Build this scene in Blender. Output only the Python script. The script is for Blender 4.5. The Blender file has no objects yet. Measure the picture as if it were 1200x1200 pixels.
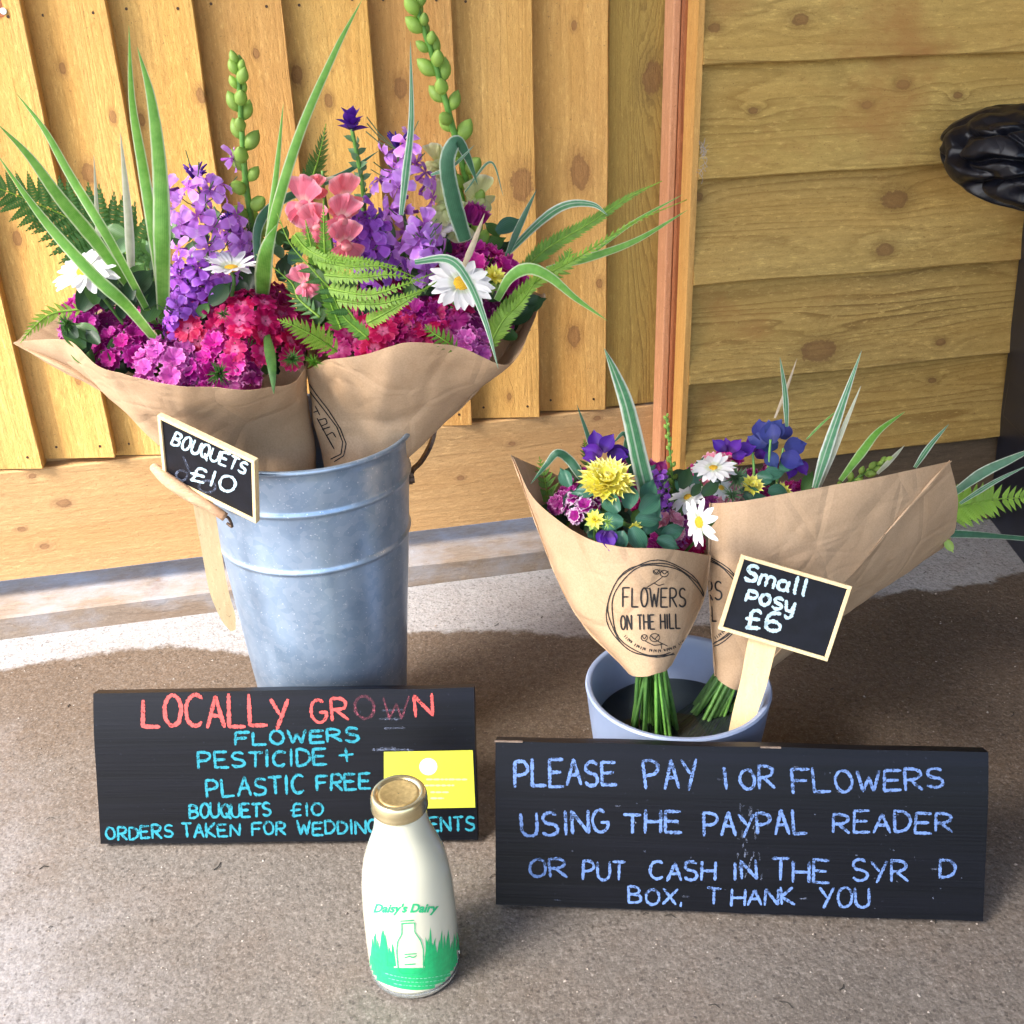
import bpy, math, random
from math import sin, cos, pi, radians as rad
from mathutils import Vector, Matrix, noise
from mathutils.bvhtree import BVHTree
random.seed(7)
V = Vector
sc = bpy.context.scene
COL = sc.collection

# ------------------------------------------------------------------ camera
CAM_H = 0.75
F_PX, YAW, PITCH, ROLL = 1250.0, rad(11.1), rad(25.75), rad(-1.92)
Fw = V((sin(YAW)*cos(PITCH), cos(YAW)*cos(PITCH), -sin(PITCH)))
Rt = V((cos(YAW), -sin(YAW), 0)); Up = Rt.cross(Fw)
CR = Rt*cos(ROLL) + Up*sin(ROLL)
CU = -Rt*sin(ROLL) + Up*cos(ROLL)
CP = V((0, 0, CAM_H))
cam = bpy.data.cameras.new('camera'); camo = bpy.data.objects.new('camera', cam); COL.objects.link(camo)
M = Matrix.Identity(4)
for i in range(3):
    M[i][0] = CR[i]; M[i][1] = CU[i]; M[i][2] = -Fw[i]; M[i][3] = CP[i]
camo.matrix_world = M
cam.sensor_width = 36; cam.lens = 36*F_PX/1200; cam.clip_start = 0.02; cam.clip_end = 500
sc.camera = camo
sc.render.resolution_x = sc.render.resolution_y = 1024

# ------------------------------------------------------------------ light
SUN_EL, SUN_AZ = rad(46), rad(-112)      # azimuth measured from +y towards +x
world = bpy.data.worlds.new('World'); sc.world = world; world.use_nodes = True
wn = world.node_tree; wn.nodes.clear()
sky = wn.nodes.new('ShaderNodeTexSky'); sky.sky_type = 'NISHITA'; sky.sun_disc = False
sky.sun_elevation = SUN_EL; sky.sun_rotation = SUN_AZ; sky.air_density = 1.0; sky.dust_density = 2.5; sky.ozone_density = 1.0
bg = wn.nodes.new('ShaderNodeBackground'); bg.inputs[1].default_value = 0.105
wo = wn.nodes.new('ShaderNodeOutputWorld')
wn.links.new(sky.outputs[0], bg.inputs[0]); wn.links.new(bg.outputs[0], wo.inputs[0])
sun = bpy.data.lights.new('sun', 'SUN'); sun.energy = 1.5; sun.angle = rad(20); sun.color = (1, .96, .9)
suno = bpy.data.objects.new('sun', sun); COL.objects.link(suno)
sdir = V((sin(SUN_AZ)*cos(SUN_EL), cos(SUN_AZ)*cos(SUN_EL), sin(SUN_EL)))
suno.rotation_euler = sdir.to_track_quat('Z', 'Y').to_euler(); suno.location = sdir*5
sc.view_settings.view_transform = 'Standard'; sc.view_settings.look = 'None'
sc.view_settings.exposure = 2.68; sc.view_settings.gamma = 1
sc.render.engine = 'CYCLES'

SHADE_ROOF_X = -1.45      # left edge of the unseen roof added to shade the right

# ------------------------------------------------------------------ helpers: picking points
def ray(px, py): return CR*((px-600)/F_PX) - CU*((py-600)/F_PX) + Fw
def at(px, py, Y):
    d = ray(px, py); return CP + d*(Y/d.y)
def ground_at(px, py, z=0.0):
    d = ray(px, py); return CP + d*((z-CAM_H)/d.z)
def zdepth(P): return (P-CP).dot(Fw)
def px2m(P): return zdepth(P)/F_PX
def to_cam(P): return (CP-P).normalized()

# ------------------------------------------------------------------ helpers: objects
WM = {}
def reg(o, W, parent):
    WM[o.name] = W
    if parent is not None:
        o.parent = parent
        o.matrix_local = WM[parent.name].inverted() @ W
    else:
        o.matrix_local = W
def tag(o, label=None, cat=None, group=None, kind=None):
    if label: o['label'] = label
    if cat: o['category'] = cat
    if group: o['group'] = group
    if kind: o['kind'] = kind
    return o
def thing(name, label, cat, loc, group=None):
    o = bpy.data.objects.new(name, None); COL.objects.link(o); o.empty_display_size = .02
    reg(o, Matrix.Translation(loc), None)
    return tag(o, label, cat, group)
def mesh_data(name, vs, fs, mat, uvs=None, smooth=True):
    me = bpy.data.meshes.new(name); me.from_pydata([tuple(v) for v in vs], [], fs)
    if mat: me.materials.append(mat)
    if uvs:
        ul = me.uv_layers.new(name='UVMap')
        for lp in me.loops: ul.data[lp.index].uv = uvs[lp.vertex_index]
    if smooth: me.polygons.foreach_set('use_smooth', [True]*len(me.polygons))
    me.update(); return me
def inst(name, me, parent, W):
    o = bpy.data.objects.new(name, me); COL.objects.link(o); reg(o, W, parent); return o
def mk(name, vs, fs, mat, parent=None, uvs=None, smooth=False, origin=None):
    vs = [V(v) for v in vs]
    if origin is None:
        origin = sum(vs, V((0, 0, 0)))/len(vs)
    me = mesh_data(name, [v-origin for v in vs], fs, mat, uvs, smooth)
    return inst(name, me, parent, Matrix.Translation(origin))
def bevel(o, w, seg=2):
    m = o.modifiers.new('bevel', 'BEVEL'); m.width = w; m.segments = seg; m.limit_method = 'ANGLE'; return o
def box_vf(x0, x1, y0, y1, z0, z1):
    vs = [V((x, y, z)) for z in (z0, z1) for y in (y0, y1) for x in (x0, x1)]
    return vs, [(0, 2, 3, 1), (4, 5, 7, 6), (0, 1, 5, 4), (2, 6, 7, 3), (0, 4, 6, 2), (1, 3, 7, 5)]
def obox(c, ex, ey, ez):
    """oriented box, half-extent vectors"""
    vs = [c+ex*a+ey*b+ez*d for d in (-1, 1) for b in (-1, 1) for a in (-1, 1)]
    return vs, [(0, 2, 3, 1), (4, 5, 7, 6), (0, 1, 5, 4), (2, 6, 7, 3), (0, 4, 6, 2), (1, 3, 7, 5)]
def catmull(P, n, closed=False):
    P = [V(p) for p in P]; out = []; m = len(P)
    segs = m if closed else m-1
    for k in range(n):
        t = k/(n if closed else n-1)*segs
        i = min(int(t), segs-1); f = t-i
        if closed: a, b, c, d = P[(i-1) % m], P[i % m], P[(i+1) % m], P[(i+2) % m]
        else:
            b, c = P[i], P[i+1]
            a = P[i-1] if i > 0 else b*2-c
            d = P[i+2] if i+2 < m else c*2-b
        out.append(.5*((2*b)+(c-a)*f+(2*a-5*b+4*c-d)*f*f+(3*b-a-3*c+d)*f**3))
    return out
def tube_vf(P, r, n=6, r1=None, cap=True):
    vs, fs = [], []; m = len(P); r1 = r if r1 is None else r1
    prev = None
    for i, p in enumerate(P):
        t = (P[min(i+1, m-1)]-P[max(i-1, 0)]).normalized()
        if prev is None: a = t.orthogonal().normalized()
        else: a = (prev-t*prev.dot(t)).normalized()
        prev = a; b = t.cross(a); rr = (r[i] if isinstance(r, (list, tuple)) else r+(r1-r)*i/(m-1))
        for k in range(n): vs.append(p+(a*cos(2*pi*k/n)+b*sin(2*pi*k/n))*rr)
    for i in range(m-1):
        for k in range(n):
            fs.append((i*n+k, i*n+(k+1) % n, (i+1)*n+(k+1) % n, (i+1)*n+k))
    if cap: fs.append(tuple(range(n))[::-1]); fs.append(tuple((m-1)*n+k for k in range(n)))
    return vs, fs
def join(parts):
    vs, fs = [], []
    for v, f in parts:
        o = len(vs); vs += list(v); fs += [tuple(i+o for i in q) for q in f]
    return vs, fs
def lathe_vf(prof, n=64, c0=V((0, 0, 0)), c1=None, z0=0, z1=1):
    """prof: list of (r,z); centre may drift linearly from c0 (z0) to c1 (z1)"""
    vs, fs = [], []
    for r, z in prof:
        c = c0 if c1 is None else c0.lerp(c1, (z-z0)/(z1-z0))
        for k in range(n): vs.append(V((c.x+r*cos(2*pi*k/n), c.y+r*sin(2*pi*k/n), z)))
    for i in range(len(prof)-1):
        for k in range(n): fs.append((i*n+k, i*n+(k+1) % n, (i+1)*n+(k+1) % n, (i+1)*n+k))
    return vs, fs
def frame(n, up=V((0, 0, 1)), roll=0):
    n = n.normalized(); x = up.cross(n)
    if x.length < 1e-4: x = V((1, 0, 0)).cross(n)
    x.normalize(); y = n.cross(x)
    if roll: x, y = x*cos(roll)+y*sin(roll), -x*sin(roll)+y*cos(roll)
    return Matrix((x, y, n)).transposed()
def TRS(p, n, roll=0, s=1.0, up=V((0, 0, 1))):
    R = frame(n, up, roll).to_4x4()
    return Matrix.Translation(p) @ R @ Matrix.Diagonal((s, s, s, 1))

# ------------------------------------------------------------------ helpers: materials
class NT:
    def __init__(s, name):
        s.m = bpy.data.materials.new(name); s.m.use_nodes = True; s.t = s.m.node_tree; s.t.nodes.clear()
        s.out = s.n('OutputMaterial'); s.b = s.n('BsdfPrincipled'); s.l(s.b.outputs[0], s.out.inputs[0])
    def n(s, k, **kw):
        nd = s.t.nodes.new('ShaderNode'+k)
        for a, v in kw.items(): setattr(nd, a, v)
        return nd
    def l(s, a, b): s.t.links.new(a, b)
    def set(s, nd, key, v):
        if hasattr(v, 'is_linked') or isinstance(v, bpy.types.NodeSocket): s.l(v, nd.inputs[key])
        else: nd.inputs[key].default_value = v
    def math(s, op, a, b=0.0, c=None, clamp=False):
        nd = s.n('Math', operation=op); nd.use_clamp = clamp; s.set(nd, 0, a); s.set(nd, 1, b)
        if c is not None: s.set(nd, 2, c)
        return nd.outputs[0]
    def vmath(s, op, a, b=None):
        nd = s.n('VectorMath', operation=op); s.set(nd, 0, a)
        if b is not None: s.set(nd, 1, b)
        return nd.outputs['Value'] if op in ('LENGTH', 'DOT_PRODUCT', 'DISTANCE') else nd.outputs[0]
    def coord(s, w='Object'): return s.n('TexCoord').outputs[w]
    def pos(s): return s.n('NewGeometry').outputs['Position']
    def noise(s, v, scale, detail=4, rough=.55, dist=0):
        nd = s.n('TexNoise'); s.l(v, nd.inputs['Vector']); nd.inputs['Scale'].default_value = scale
        nd.inputs['Detail'].default_value = detail; nd.inputs['Roughness'].default_value = rough; nd.inputs['Distortion'].default_value = dist
        return nd.outputs[0]
    def ramp(s, f, stops, interp='LINEAR'):
        nd = s.n('ValToRGB'); s.l(f, nd.inputs[0]); cr = nd.color_ramp; cr.interpolation = interp
        while len(cr.elements) < len(stops): cr.elements.new(.5)
        for e, (p, c) in zip(cr.elements, stops):
            e.position = p; e.color = (c, c, c, 1) if isinstance(c, (int, float)) else (*c, 1)
        return nd.outputs[0]
    def mix(s, f, a, b, mode='MIX'):
        nd = s.n('MixRGB', blend_type=mode); s.set(nd, 0, f)
        for i, v in ((1, a), (2, b)):
            if isinstance(v, tuple): nd.inputs[i].default_value = (*v, 1)
            else: s.l(v, nd.inputs[i])
        return nd.outputs[0]
    def rng(s, v, a, b, c=0.0, d=1.0, smooth=False):
        nd = s.n('MapRange'); nd.clamp = True
        if smooth: nd.interpolation_type = 'SMOOTHSTEP'
        s.l(v, nd.inputs[0])
        for i, x in enumerate((a, b, c, d)): nd.inputs[i+1].default_value = x
        return nd.outputs[0]
    def bump(s, h, strength=.3, dist=.001, prev=None):
        nd = s.n('Bump'); nd.inputs['Strength'].default_value = strength; nd.inputs['Distance'].default_value = dist
        s.l(h, nd.inputs['Height'])
        if prev is not None: s.l(prev, nd.inputs['Normal'])
        s.l(nd.outputs[0], s.b.inputs['Normal']); return nd.outputs[0]
    def col(s, v): s.set(s.b, 'Base Color', (*v, 1) if isinstance(v, tuple) else v)
    def p(s, **kw):
        for k, v in kw.items(): s.set(s.b, k.replace('_', ' '), v)
        return s
    def scale(s, v, sx, sy, sz):
        nd = s.n('Mapping'); s.l(v, nd.inputs[0]); nd.inputs['Scale'].default_value = (sx, sy, sz); return nd.outputs[0]

def wood(name, axis, light, mid, dark, knots=(), rings=90, tint_var=.25, rough_bump=.5, knot_col=(.13, .055, .02), stain=None, linecon=.26, bendk=1.5, ringamp=.55, stretch=.06, seed=0.0):
    t = NT(name); P = t.pos()
    oi = t.n('ObjectInfo'); rnd = oi.outputs['Random']
    # per board offset so the grain of neighbours differs
    off = t.n('CombineXYZ'); t.l(t.math('MULTIPLY', rnd, 7.3), off.inputs[0]); t.l(t.math('MULTIPLY', rnd, 3.1), off.inputs[1]); t.l(t.math('MULTIPLY', rnd, 5.7), off.inputs[2])
    Po = t.vmath('ADD', P, off.outputs[0])
    sp = t.n('SeparateXYZ'); t.l(P, sp.inputs[0])
    if axis == 'z': S1 = t.scale(Po, 1, 1, stretch); across = sp.outputs[0]; kst = (1, 1, .62)
    else: S1 = t.scale(Po, stretch, 1, 1); across = sp.outputs[2]; kst = (.62, 1, 1)
    big = t.noise(S1, 9+seed, 3, .5, .3)
    g = t.math('ADD', t.math('MULTIPLY', across, rings*.35), t.math('MULTIPLY', big, rings*ringamp*.2))
    g = t.math('ADD', g, t.math('MULTIPLY', t.noise(S1, 60, 2), .5))
    dmin = None
    for (kx, kz, r) in knots:
        d = t.vmath('SUBTRACT', P, (kx, 0, kz))
        d = t.vmath('MULTIPLY', d, (kst[0]/r, 0, kst[2]/r))
        ln = t.vmath('LENGTH', d)
        dmin = ln if dmin is None else t.math('MINIMUM', dmin, ln)
    if dmin is not None:
        wob = t.math('MULTIPLY', t.math('SUBTRACT', t.noise(P, 90, 5, .7), .5), 1.3)
        dmin = t.math('ADD', dmin, wob)
        bend = t.math('DIVIDE', bendk, t.math('ADD', 1.0, t.math('POWER', t.math('MULTIPLY', dmin, .55), 2.0)))
        g = t.math('ADD', g, bend)
    saw = t.math('FRACT', g)
    line = t.ramp(saw, [(0, .0), (.55, .25), (.88, 1.0), (1, 0)])
    fibre_v = t.scale(Po, 170, 170, 7) if axis == 'z' else t.scale(Po, 7, 170, 170)
    fib = t.noise(fibre_v, 1, 3, .6)
    c = t.mix(t.ramp(t.noise(S1, 22, 3), [(.3, 0), (.7, 1)]), light, mid)
    c = t.mix(t.math('MULTIPLY', line, t.math('MULTIPLY', t.ramp(t.noise(S1, 14, 2), [(.35, .25), (.65, 1)]), linecon)), c, dark)
    c = t.mix(t.ramp(fib, [(.35, .0), (.8, .45)]), c, dark)
    stv = t.scale(Po, 90, 90, 5) if axis == 'z' else t.scale(Po, 5, 90, 90)
    c = t.mix(t.ramp(t.noise(stv, 1, 4, .65), [(.45, 0), (.75, .5)]), c, mid)
    c = t.mix(t.ramp(t.noise(P, 700, 3, .7), [(.5, 0), (.75, .5)]), c, dark)
    fl = t.noise(t.scale(Po, 260, 260, 60) if axis == 'z' else t.scale(Po, 60, 260, 260), 1, 4, .8)
    c = t.mix(t.ramp(fl, [(.54, 0), (.70, .7)]), c, tuple(min(.9, x*1.35) for x in light))
    c = t.mix(t.ramp(fl, [(.28, .75), (.44, 0)]), c, dark)
    hue = t.noise(t.scale(Po, 3, 3, .8) if axis == 'z' else t.scale(Po, .8, 3, 3), 3, 3)
    c = t.mix(t.ramp(hue, [(.35, .0), (.7, .45)]), c, tuple(x*f for x, f in zip(mid, (1.05, .82, .6))))
    blot = t.noise(P, 5, 4, .6)
    c = t.mix(t.ramp(blot, [(.35, 0), (.75, .5)]), c, mid)
    # board to board shade
    hs = t.n('HueSaturation'); t.l(c, hs.inputs['Color'])
    t.l(t.math('ADD', 1-tint_var/2, t.math('MULTIPLY', rnd, tint_var)), hs.inputs['Value'])
    t.l(t.math('ADD', .4965, t.math('MULTIPLY', rnd, .012)), hs.inputs['Hue'])
    c = hs.outputs[0]
    if dmin is not None:
        km = t.rng(dmin, .75, 1.05, 1, 0, True)
        kr = t.math('MULTIPLY', t.rng(dmin, .5, .95, .35, 1), km)
        c = t.mix(t.math('MULTIPLY', km, .5), c, tuple(x*2.4 for x in knot_col)); c = t.mix(t.math('MULTIPLY', kr, .7), c, knot_col)
        rg = t.math('ABSOLUTE', t.math('SINE', t.math('MULTIPLY', dmin, 11)))
        c = t.mix(t.math('MULTIPLY', t.math('MULTIPLY', t.rng(rg, .35, .0), t.rng(dmin, 1.9, .3)), .55), c, knot_col)
        c = t.mix(t.math('MULTIPLY', t.rng(dmin, 1.0, 2.2, 1, 0, True), .35), c, dark)
    if stain:
        sc_, lo, hi, colr = stain
        c = t.mix(t.ramp(t.noise(t.scale(P, .7, 1, 1), sc_, 5, .65), [(lo, 0), (hi, 1)]), c, colr)
    # small specks
    c = t.mix(t.ramp(t.noise(P, 380, 2), [(.66, 0), (.74, .5)]), c, knot_col)
    t.col(c); t.p(Roughness=.78)
    h = t.math('ADD', t.math('ADD', t.math('MULTIPLY', fib, .6), t.math('MULTIPLY', fl, .6)), t.math('MULTIPLY', line, -.25))
    h = t.math('ADD', h, t.math('MULTIPLY', t.noise(t.scale(Po, 1, 1, .5) if axis == 'z' else t.scale(Po, .5, 1, 1), 240, 4, .75), .9))
    t.bump(h, rough_bump, .0018)
    return t.m

def simple(name, c, rough=.5, metal=0, spec=.5, noise_sc=0, amt=.15, bump=0, bsc=None, coat=0):
    t = NT(name)
    if noise_sc:
        f = t.noise(t.coord(), noise_sc, 4)
        cc = t.mix(t.ramp(f, [(.3, 0), (.7, 1)]), tuple(x*(1-amt) for x in c), tuple(min(1, x*(1+amt)) for x in c))
        t.col(cc)
    else: t.col(c)
    t.p(Roughness=rough, Metallic=metal); t.b.inputs['Specular IOR Level'].default_value = spec
    if coat: t.b.inputs['Coat Weight'].default_value = coat
    if bump: t.bump(t.noise(t.coord(), bsc or noise_sc or 100, 4), bump, .001)
    return t.m

def petal(name, base, mid, edge, rough=.55, trans=.35, vein=.25, var=.12, e0=.82):
    """colour runs along the petal (uv.y): base -> mid -> edge; some light comes through"""
    t = NT(name); uv = t.n('UVMap').outputs[0]; sp = t.n('SeparateXYZ'); t.l(uv, sp.inputs[0])
    wob = t.math('MULTIPLY', t.math('SUBTRACT', t.noise(t.scale(uv, 30, 3, 1), 1, 3), .5), .22)
    v = t.math('ADD', sp.outputs[1], wob)
    c = t.ramp(v, [(0, base), (.22, base), (.36, mid), (e0, mid), (min(1, e0+.14), edge)])
    c = t.mix(t.math('MULTIPLY', t.ramp(t.noise(t.scale(uv, 40, 2, 1), 1, 2), [(.4, 0), (.7, 1)]), vein), c, tuple(x*.55 for x in mid))
    rnd = t.n('ObjectInfo').outputs['Random']
    hs = t.n('HueSaturation'); t.l(c, hs.inputs['Color'])
    t.l(t.math('ADD', 1-var, t.math('MULTIPLY', rnd, var*2)), hs.inputs['Value'])
    t.l(t.math('ADD', .5-.012, t.math('MULTIPLY', rnd, .024)), hs.inputs['Hue'])
    t.col(hs.outputs[0]); t.p(Roughness=rough); t.b.inputs['Specular IOR Level'].default_value = .3
    tr = t.n('BsdfTranslucent'); t.l(hs.outputs[0], tr.inputs[0])
    mx = t.n('MixShader'); mx.inputs[0].default_value = trans
    t.l(t.b.outputs[0], mx.inputs[1]); t.l(tr.outputs[0], mx.inputs[2]); t.l(mx.outputs[0], t.out.inputs[0])
    return t.m

def leafmat(name, c, c2, trans=.3, rough=.45, margin=None, stripes=None, var=.15):
    t = NT(name); uv = t.n('UVMap').outputs[0]; sp = t.n('SeparateXYZ'); t.l(uv, sp.inputs[0])
    f = t.noise(t.coord(), 120, 3)
    col = t.mix(t.ramp(f, [(.35, 0), (.65, 1)]), c, c2)
    if margin:   # pale edges running the length of the blade
        a = t.math('ABSOLUTE', t.math('SUBTRACT', sp.outputs[0], .5))
        w = t.math('MULTIPLY', t.math('SUBTRACT', t.noise(t.scale(uv, .5, 6, 1), 1, 2), .5), .12)
        a = t.math('ADD', a, w)
        col = t.mix(t.rng(a, stripes[0]-.03, stripes[0]+.10, 0, .85), col, margin)
        if len(stripes) > 1:
            s2 = t.math('ABSOLUTE', t.math('SUBTRACT', sp.outputs[0], stripes[1]))
            col = t.mix(t.rng(s2, .07, .0, 0, .6), col, margin)
    fine = t.math('SINE', t.math('MULTIPLY', sp.outputs[0], 60))
    col = t.mix(t.math('MULTIPLY', t.math('ADD', fine, 1), .13), col, tuple(x*.4 for x in c))
    rnd = t.n('ObjectInfo').outputs['Random']
    hs = t.n('HueSaturation'); t.l(col, hs.inputs['Color']); t.l(t.math('ADD', 1-var, t.math('MULTIPLY', rnd, var*2)), hs.inputs['Value'])
    t.col(hs.outputs[0]); t.p(Roughness=rough)
    tr = t.n('BsdfTranslucent'); t.l(hs.outputs[0], tr.inputs[0])
    mx = t.n('MixShader'); mx.inputs[0].default_value = trans
    t.l(t.b.outputs[0], mx.inputs[1]); t.l(tr.outputs[0], mx.inputs[2]); t.l(mx.outputs[0], t.out.inputs[0])
    return t.m

def chalkmat(name, c, holes=.42):
    t = NT(name); P = t.coord()
    t.col(t.mix(t.noise(P, 300, 2), tuple(x*.75 for x in c), tuple(min(1, x*1.1) for x in c))); t.p(Roughness=.8)
    a = t.noise(t.scale(P, 1, 1, 1), 260, 4, .7)
    tp = t.n('BsdfTransparent'); mx = t.n('MixShader')
    a = t.math('ADD', t.math('MULTIPLY', a, .7), t.math('MULTIPLY', t.noise(P, 45, 3, .6), .3))
    t.l(t.ramp(a, [(holes-.05, .2), (holes+.02, .8), (holes+.12, 1)]), mx.inputs[0])
    t.l(tp.outputs[0], mx.inputs[1]); t.l(t.b.outputs[0], mx.inputs[2]); t.l(mx.outputs[0], t.out.inputs[0])
    return t.m

# ------------------------------------------------------------------ the setting: ground
def ground_material():
    t = NT('concrete'); P = t.pos(); sp = t.n('SeparateXYZ'); t.l(P, sp.inputs[0]); X, Y = sp.outputs[0], sp.outputs[1]
    n1 = t.noise(P, 3.2, 5, .6); n2 = t.noise(P, 240, 3, .75); n3 = t.noise(P, 90, 4, .7)
    vo = t.n('TexVoronoi'); t.l(P, vo.inputs['Vector']); vo.inputs['Scale'].default_value = 210; vo.inputs['Randomness'].default_value = 1
    v2 = t.n('TexVoronoi'); t.l(P, v2.inputs['Vector']); v2.inputs['Scale'].default_value = 420
    vc = t.n('SeparateXYZ'); t.l(vo.outputs['Color'], vc.inputs[0])
    vd = t.n('SeparateXYZ'); t.l(v2.outputs['Color'], vd.inputs[0])
    dry = t.mix(t.ramp(n1, [(.3, 0), (.7, 1)]), (.100, .084, .070), (.152, .131, .113))
    clean = t.mix(t.ramp(n3, [(.3, 0), (.7, 1)]), (.27, .265, .275), (.36, .355, .365))
    damp = t.mix(t.ramp(n1, [(.35, 0), (.65, 1)]), (.085, .060, .042), (.12, .088, .064))
    # damp patch with its own edge: back edge follows a measured curve, front edge fades out
    cv = t.n('FloatCurve'); t.l(t.math('MULTIPLY', t.math('ADD', X, .5), 1/1.6), cv.inputs['Value'])
    pts = [(-.5, 1.25), (-.34, 1.258), (-.2, 1.25), (-.14, 1.22), (-.07, 1.205), (.09, 1.208), (.22, 1.175), (.32, 1.142), (.745, 1.14), (.82, 1.134), (.95, 1.14), (1.1, 1.14)]
    c = cv.mapping.curves[0]
    while len(c.points) < len(pts): c.points.new(.5, .5)
    for p, (x, y) in zip(c.points, pts): p.location = ((x+.5)/1.6, y/2)
    cv.mapping.update()
    edge = t.math('MULTIPLY', cv.outputs[0], 2)
    dy = t.math('SUBTRACT', edge, t.math('ADD', Y, t.math('MULTIPLY', t.math('SUBTRACT', t.noise(P, 26, 5, .7), .5), .05)))
    back = t.rng(dy, -.004, .010, 0, 1, True)
    fr = t.math('ADD', Y, t.math('MULTIPLY', t.math('SUBTRACT', t.noise(P, 4, 4), .5), .35))
    fr = t.math('ADD', fr, t.math('MULTIPLY', X, .42))
    front = t.rng(fr, .74, 1.02, 0, 1, True)
    c = t.mix(t.math('MULTIPLY', back, front), dry, damp)
    c = t.mix(back, clean, c)
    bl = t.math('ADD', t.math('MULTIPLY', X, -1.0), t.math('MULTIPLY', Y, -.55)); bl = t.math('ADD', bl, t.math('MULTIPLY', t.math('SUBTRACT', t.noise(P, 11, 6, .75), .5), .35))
    c = t.mix(t.rng(bl, -.26, .0, 0, .75, True), c, (.27, .262, .27))  # pale front-left area: sheen painted into the ground colour
    # brown dirt bloom, fine sand grains, dark pits
    c = t.mix(t.ramp(t.noise(P, 7, 6, .7), [(.48, 0), (.75, .35)]), c, (.15, .10, .068))
    n5 = t.noise(P, 380, 3, .75); n6 = t.noise(P, 130, 4, .75)
    c = t.mix(t.ramp(n6, [(.30, .5), (.50, 0)]), c, (.045, .034, .026))
    c = t.mix(t.ramp(n6, [(.52, 0), (.72, .35)]), c, (.30, .265, .235))
    c = t.mix(t.ramp(n5, [(.30, .55), (.48, 0)]), c, (.03, .024, .02))
    c = t.mix(t.ramp(n5, [(.56, 0), (.74, .55)]), c, (.40, .36, .32))
    c = t.mix(t.math('MULTIPLY', t.ramp(vd.outputs[1], [(.955, 0), (.97, 1)]), .45), c, (.02, .016, .014))
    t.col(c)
    t.p(Roughness=t.math('SUBTRACT', .85, t.math('MULTIPLY', t.math('MULTIPLY', back, t.ramp(n3, [(.4, .3), (.6, 1)])), .42)))
    h = t.math('ADD', t.math('MULTIPLY', n2, .5), t.math('MULTIPLY', n3, .6)); h = t.math('ADD', h, t.math('MULTIPLY', vo.outputs[0], -.4))
    t.bump(h, .75, .0016)
    return t.m
gm = ground_material()
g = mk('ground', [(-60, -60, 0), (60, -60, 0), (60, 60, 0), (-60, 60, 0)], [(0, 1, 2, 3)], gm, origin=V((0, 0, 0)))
tag(g, 'speckled concrete ground, pale by the fence and damp brown in the middle', kind='structure')

# gravel crumbs lying on the concrete
def crumbs():
    r = random.Random(3); vs, fs = [], []
    for i in range(2600):
        x = r.uniform(-.75, 1.0); y = r.uniform(.35, 1.3)
        s = r.uniform(.0005, .0013) if r.random() < .95 else r.uniform(.0013, .0024)
        a = r.uniform(0, pi); o = len(vs)
        for k in range(5): vs.append(V((x+cos(a+k*1.257)*s*r.uniform(.6, 1.3), y+sin(a+k*1.257)*s*r.uniform(.5, 1.1), .0002)))
        vs.append(V((x, y, s*.8)))
        for k in range(5): fs.append((o+k, o+(k+1) % 5, o+5))
    return vs, fs
t = NT('grit'); rr = t.noise(t.pos(), 260, 1)
t.col(t.ramp(rr, [(.38, (.05, .04, .035)), (.5, (.25, .2, .16)), (.62, (.30, .27, .24))])); t.p(Roughness=.7)
vs, fs = crumbs(); o = mk('gravel', vs, fs, t.m, origin=V((0, 0, 0)))
tag(o, 'tiny loose grit scattered over the concrete', 'gravel', kind='stuff')
r = random.Random(9); parts = []
for i in range(95):      # scraps of leaf and twig
    x = r.uniform(-.6, 1.0); y = r.uniform(.4, 1.28); a = r.uniform(0, pi); L = r.uniform(.002, .006)
    p = [V((x, y, .0008)), V((x+cos(a)*L, y+sin(a)*L, .0016)), V((x+cos(a+.4)*2*L, y+sin(a+.4)*2*L, .0008))]
    parts.append(tube_vf(p, r.uniform(.0003, .0007), 4))
vs, fs = join(parts); o = mk('litter', vs, fs, simple('litter', (.02, .017, .013), .8), origin=V((0, 0, 0)))
tag(o, 'dark scraps of twig and leaf on the concrete', 'litter', kind='stuff')

# ------------------------------------------------------------------ the setting: fences
YG = 1.372          # face of the left gravel board
def px_on(px, py, Y): p = at(px, py, Y); return p.x, p.z
kn = []
for px, py, rp in ((73, 80, 5), (133, 136, 5), (104, 203, 9), (236, 112, 6), (349, 88, 8), (385, 118, 6), (470, 103, 9), (610, 215, 16), (678, 200, 15), (672, 393, 10), (300, 62, 4),
                   (764, 90, 13), (596, 464, 4), (165, 140, 5), (92, 444, 5), (20, 280, 6), (672, 30, 4), (560, 300, 7), (700, 330, 5)):
    x, z = px_on(px, py, YG+.005); kn.append((x, z, rp*.0009))
m_left = wood('fence_wood_honey', 'z', (.72, .435, .15), (.58, .315, .08), (.27, .12, .028), kn, rings=150, linecon=.32, rough_bump=.7)
kb = []
for px, py, rp in ((75, 590, 7), (38, 558, 4), (25, 620, 4), (52, 640, 5), (600, 520, 4), (700, 490, 4), (540, 560, 4)):
    x, z = px_on(px, py, YG); kb.append((x, z, rp*.0009))
m_gravelb = wood('gravel_board_wood', 'x', (.56, .345, .17), (.46, .26, .115), (.27, .145, .065), kb, rings=60, tint_var=.1)
m_green = wood('fence_wood_green', 'z', (.42, .28, .075), (.33, .21, .05), (.15, .085, .02), [(px_on(764, 92, YG)[0], px_on(764, 92, YG)[1], .014)], rings=190, tint_var=.05, ringamp=1.2, linecon=1.0, bendk=4)
FL = thing('board_fence', 'honey coloured fence of upright overlapping boards above a horizontal base board, behind the metal bucket', 'fence', V((0, YG, 0)))
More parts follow.
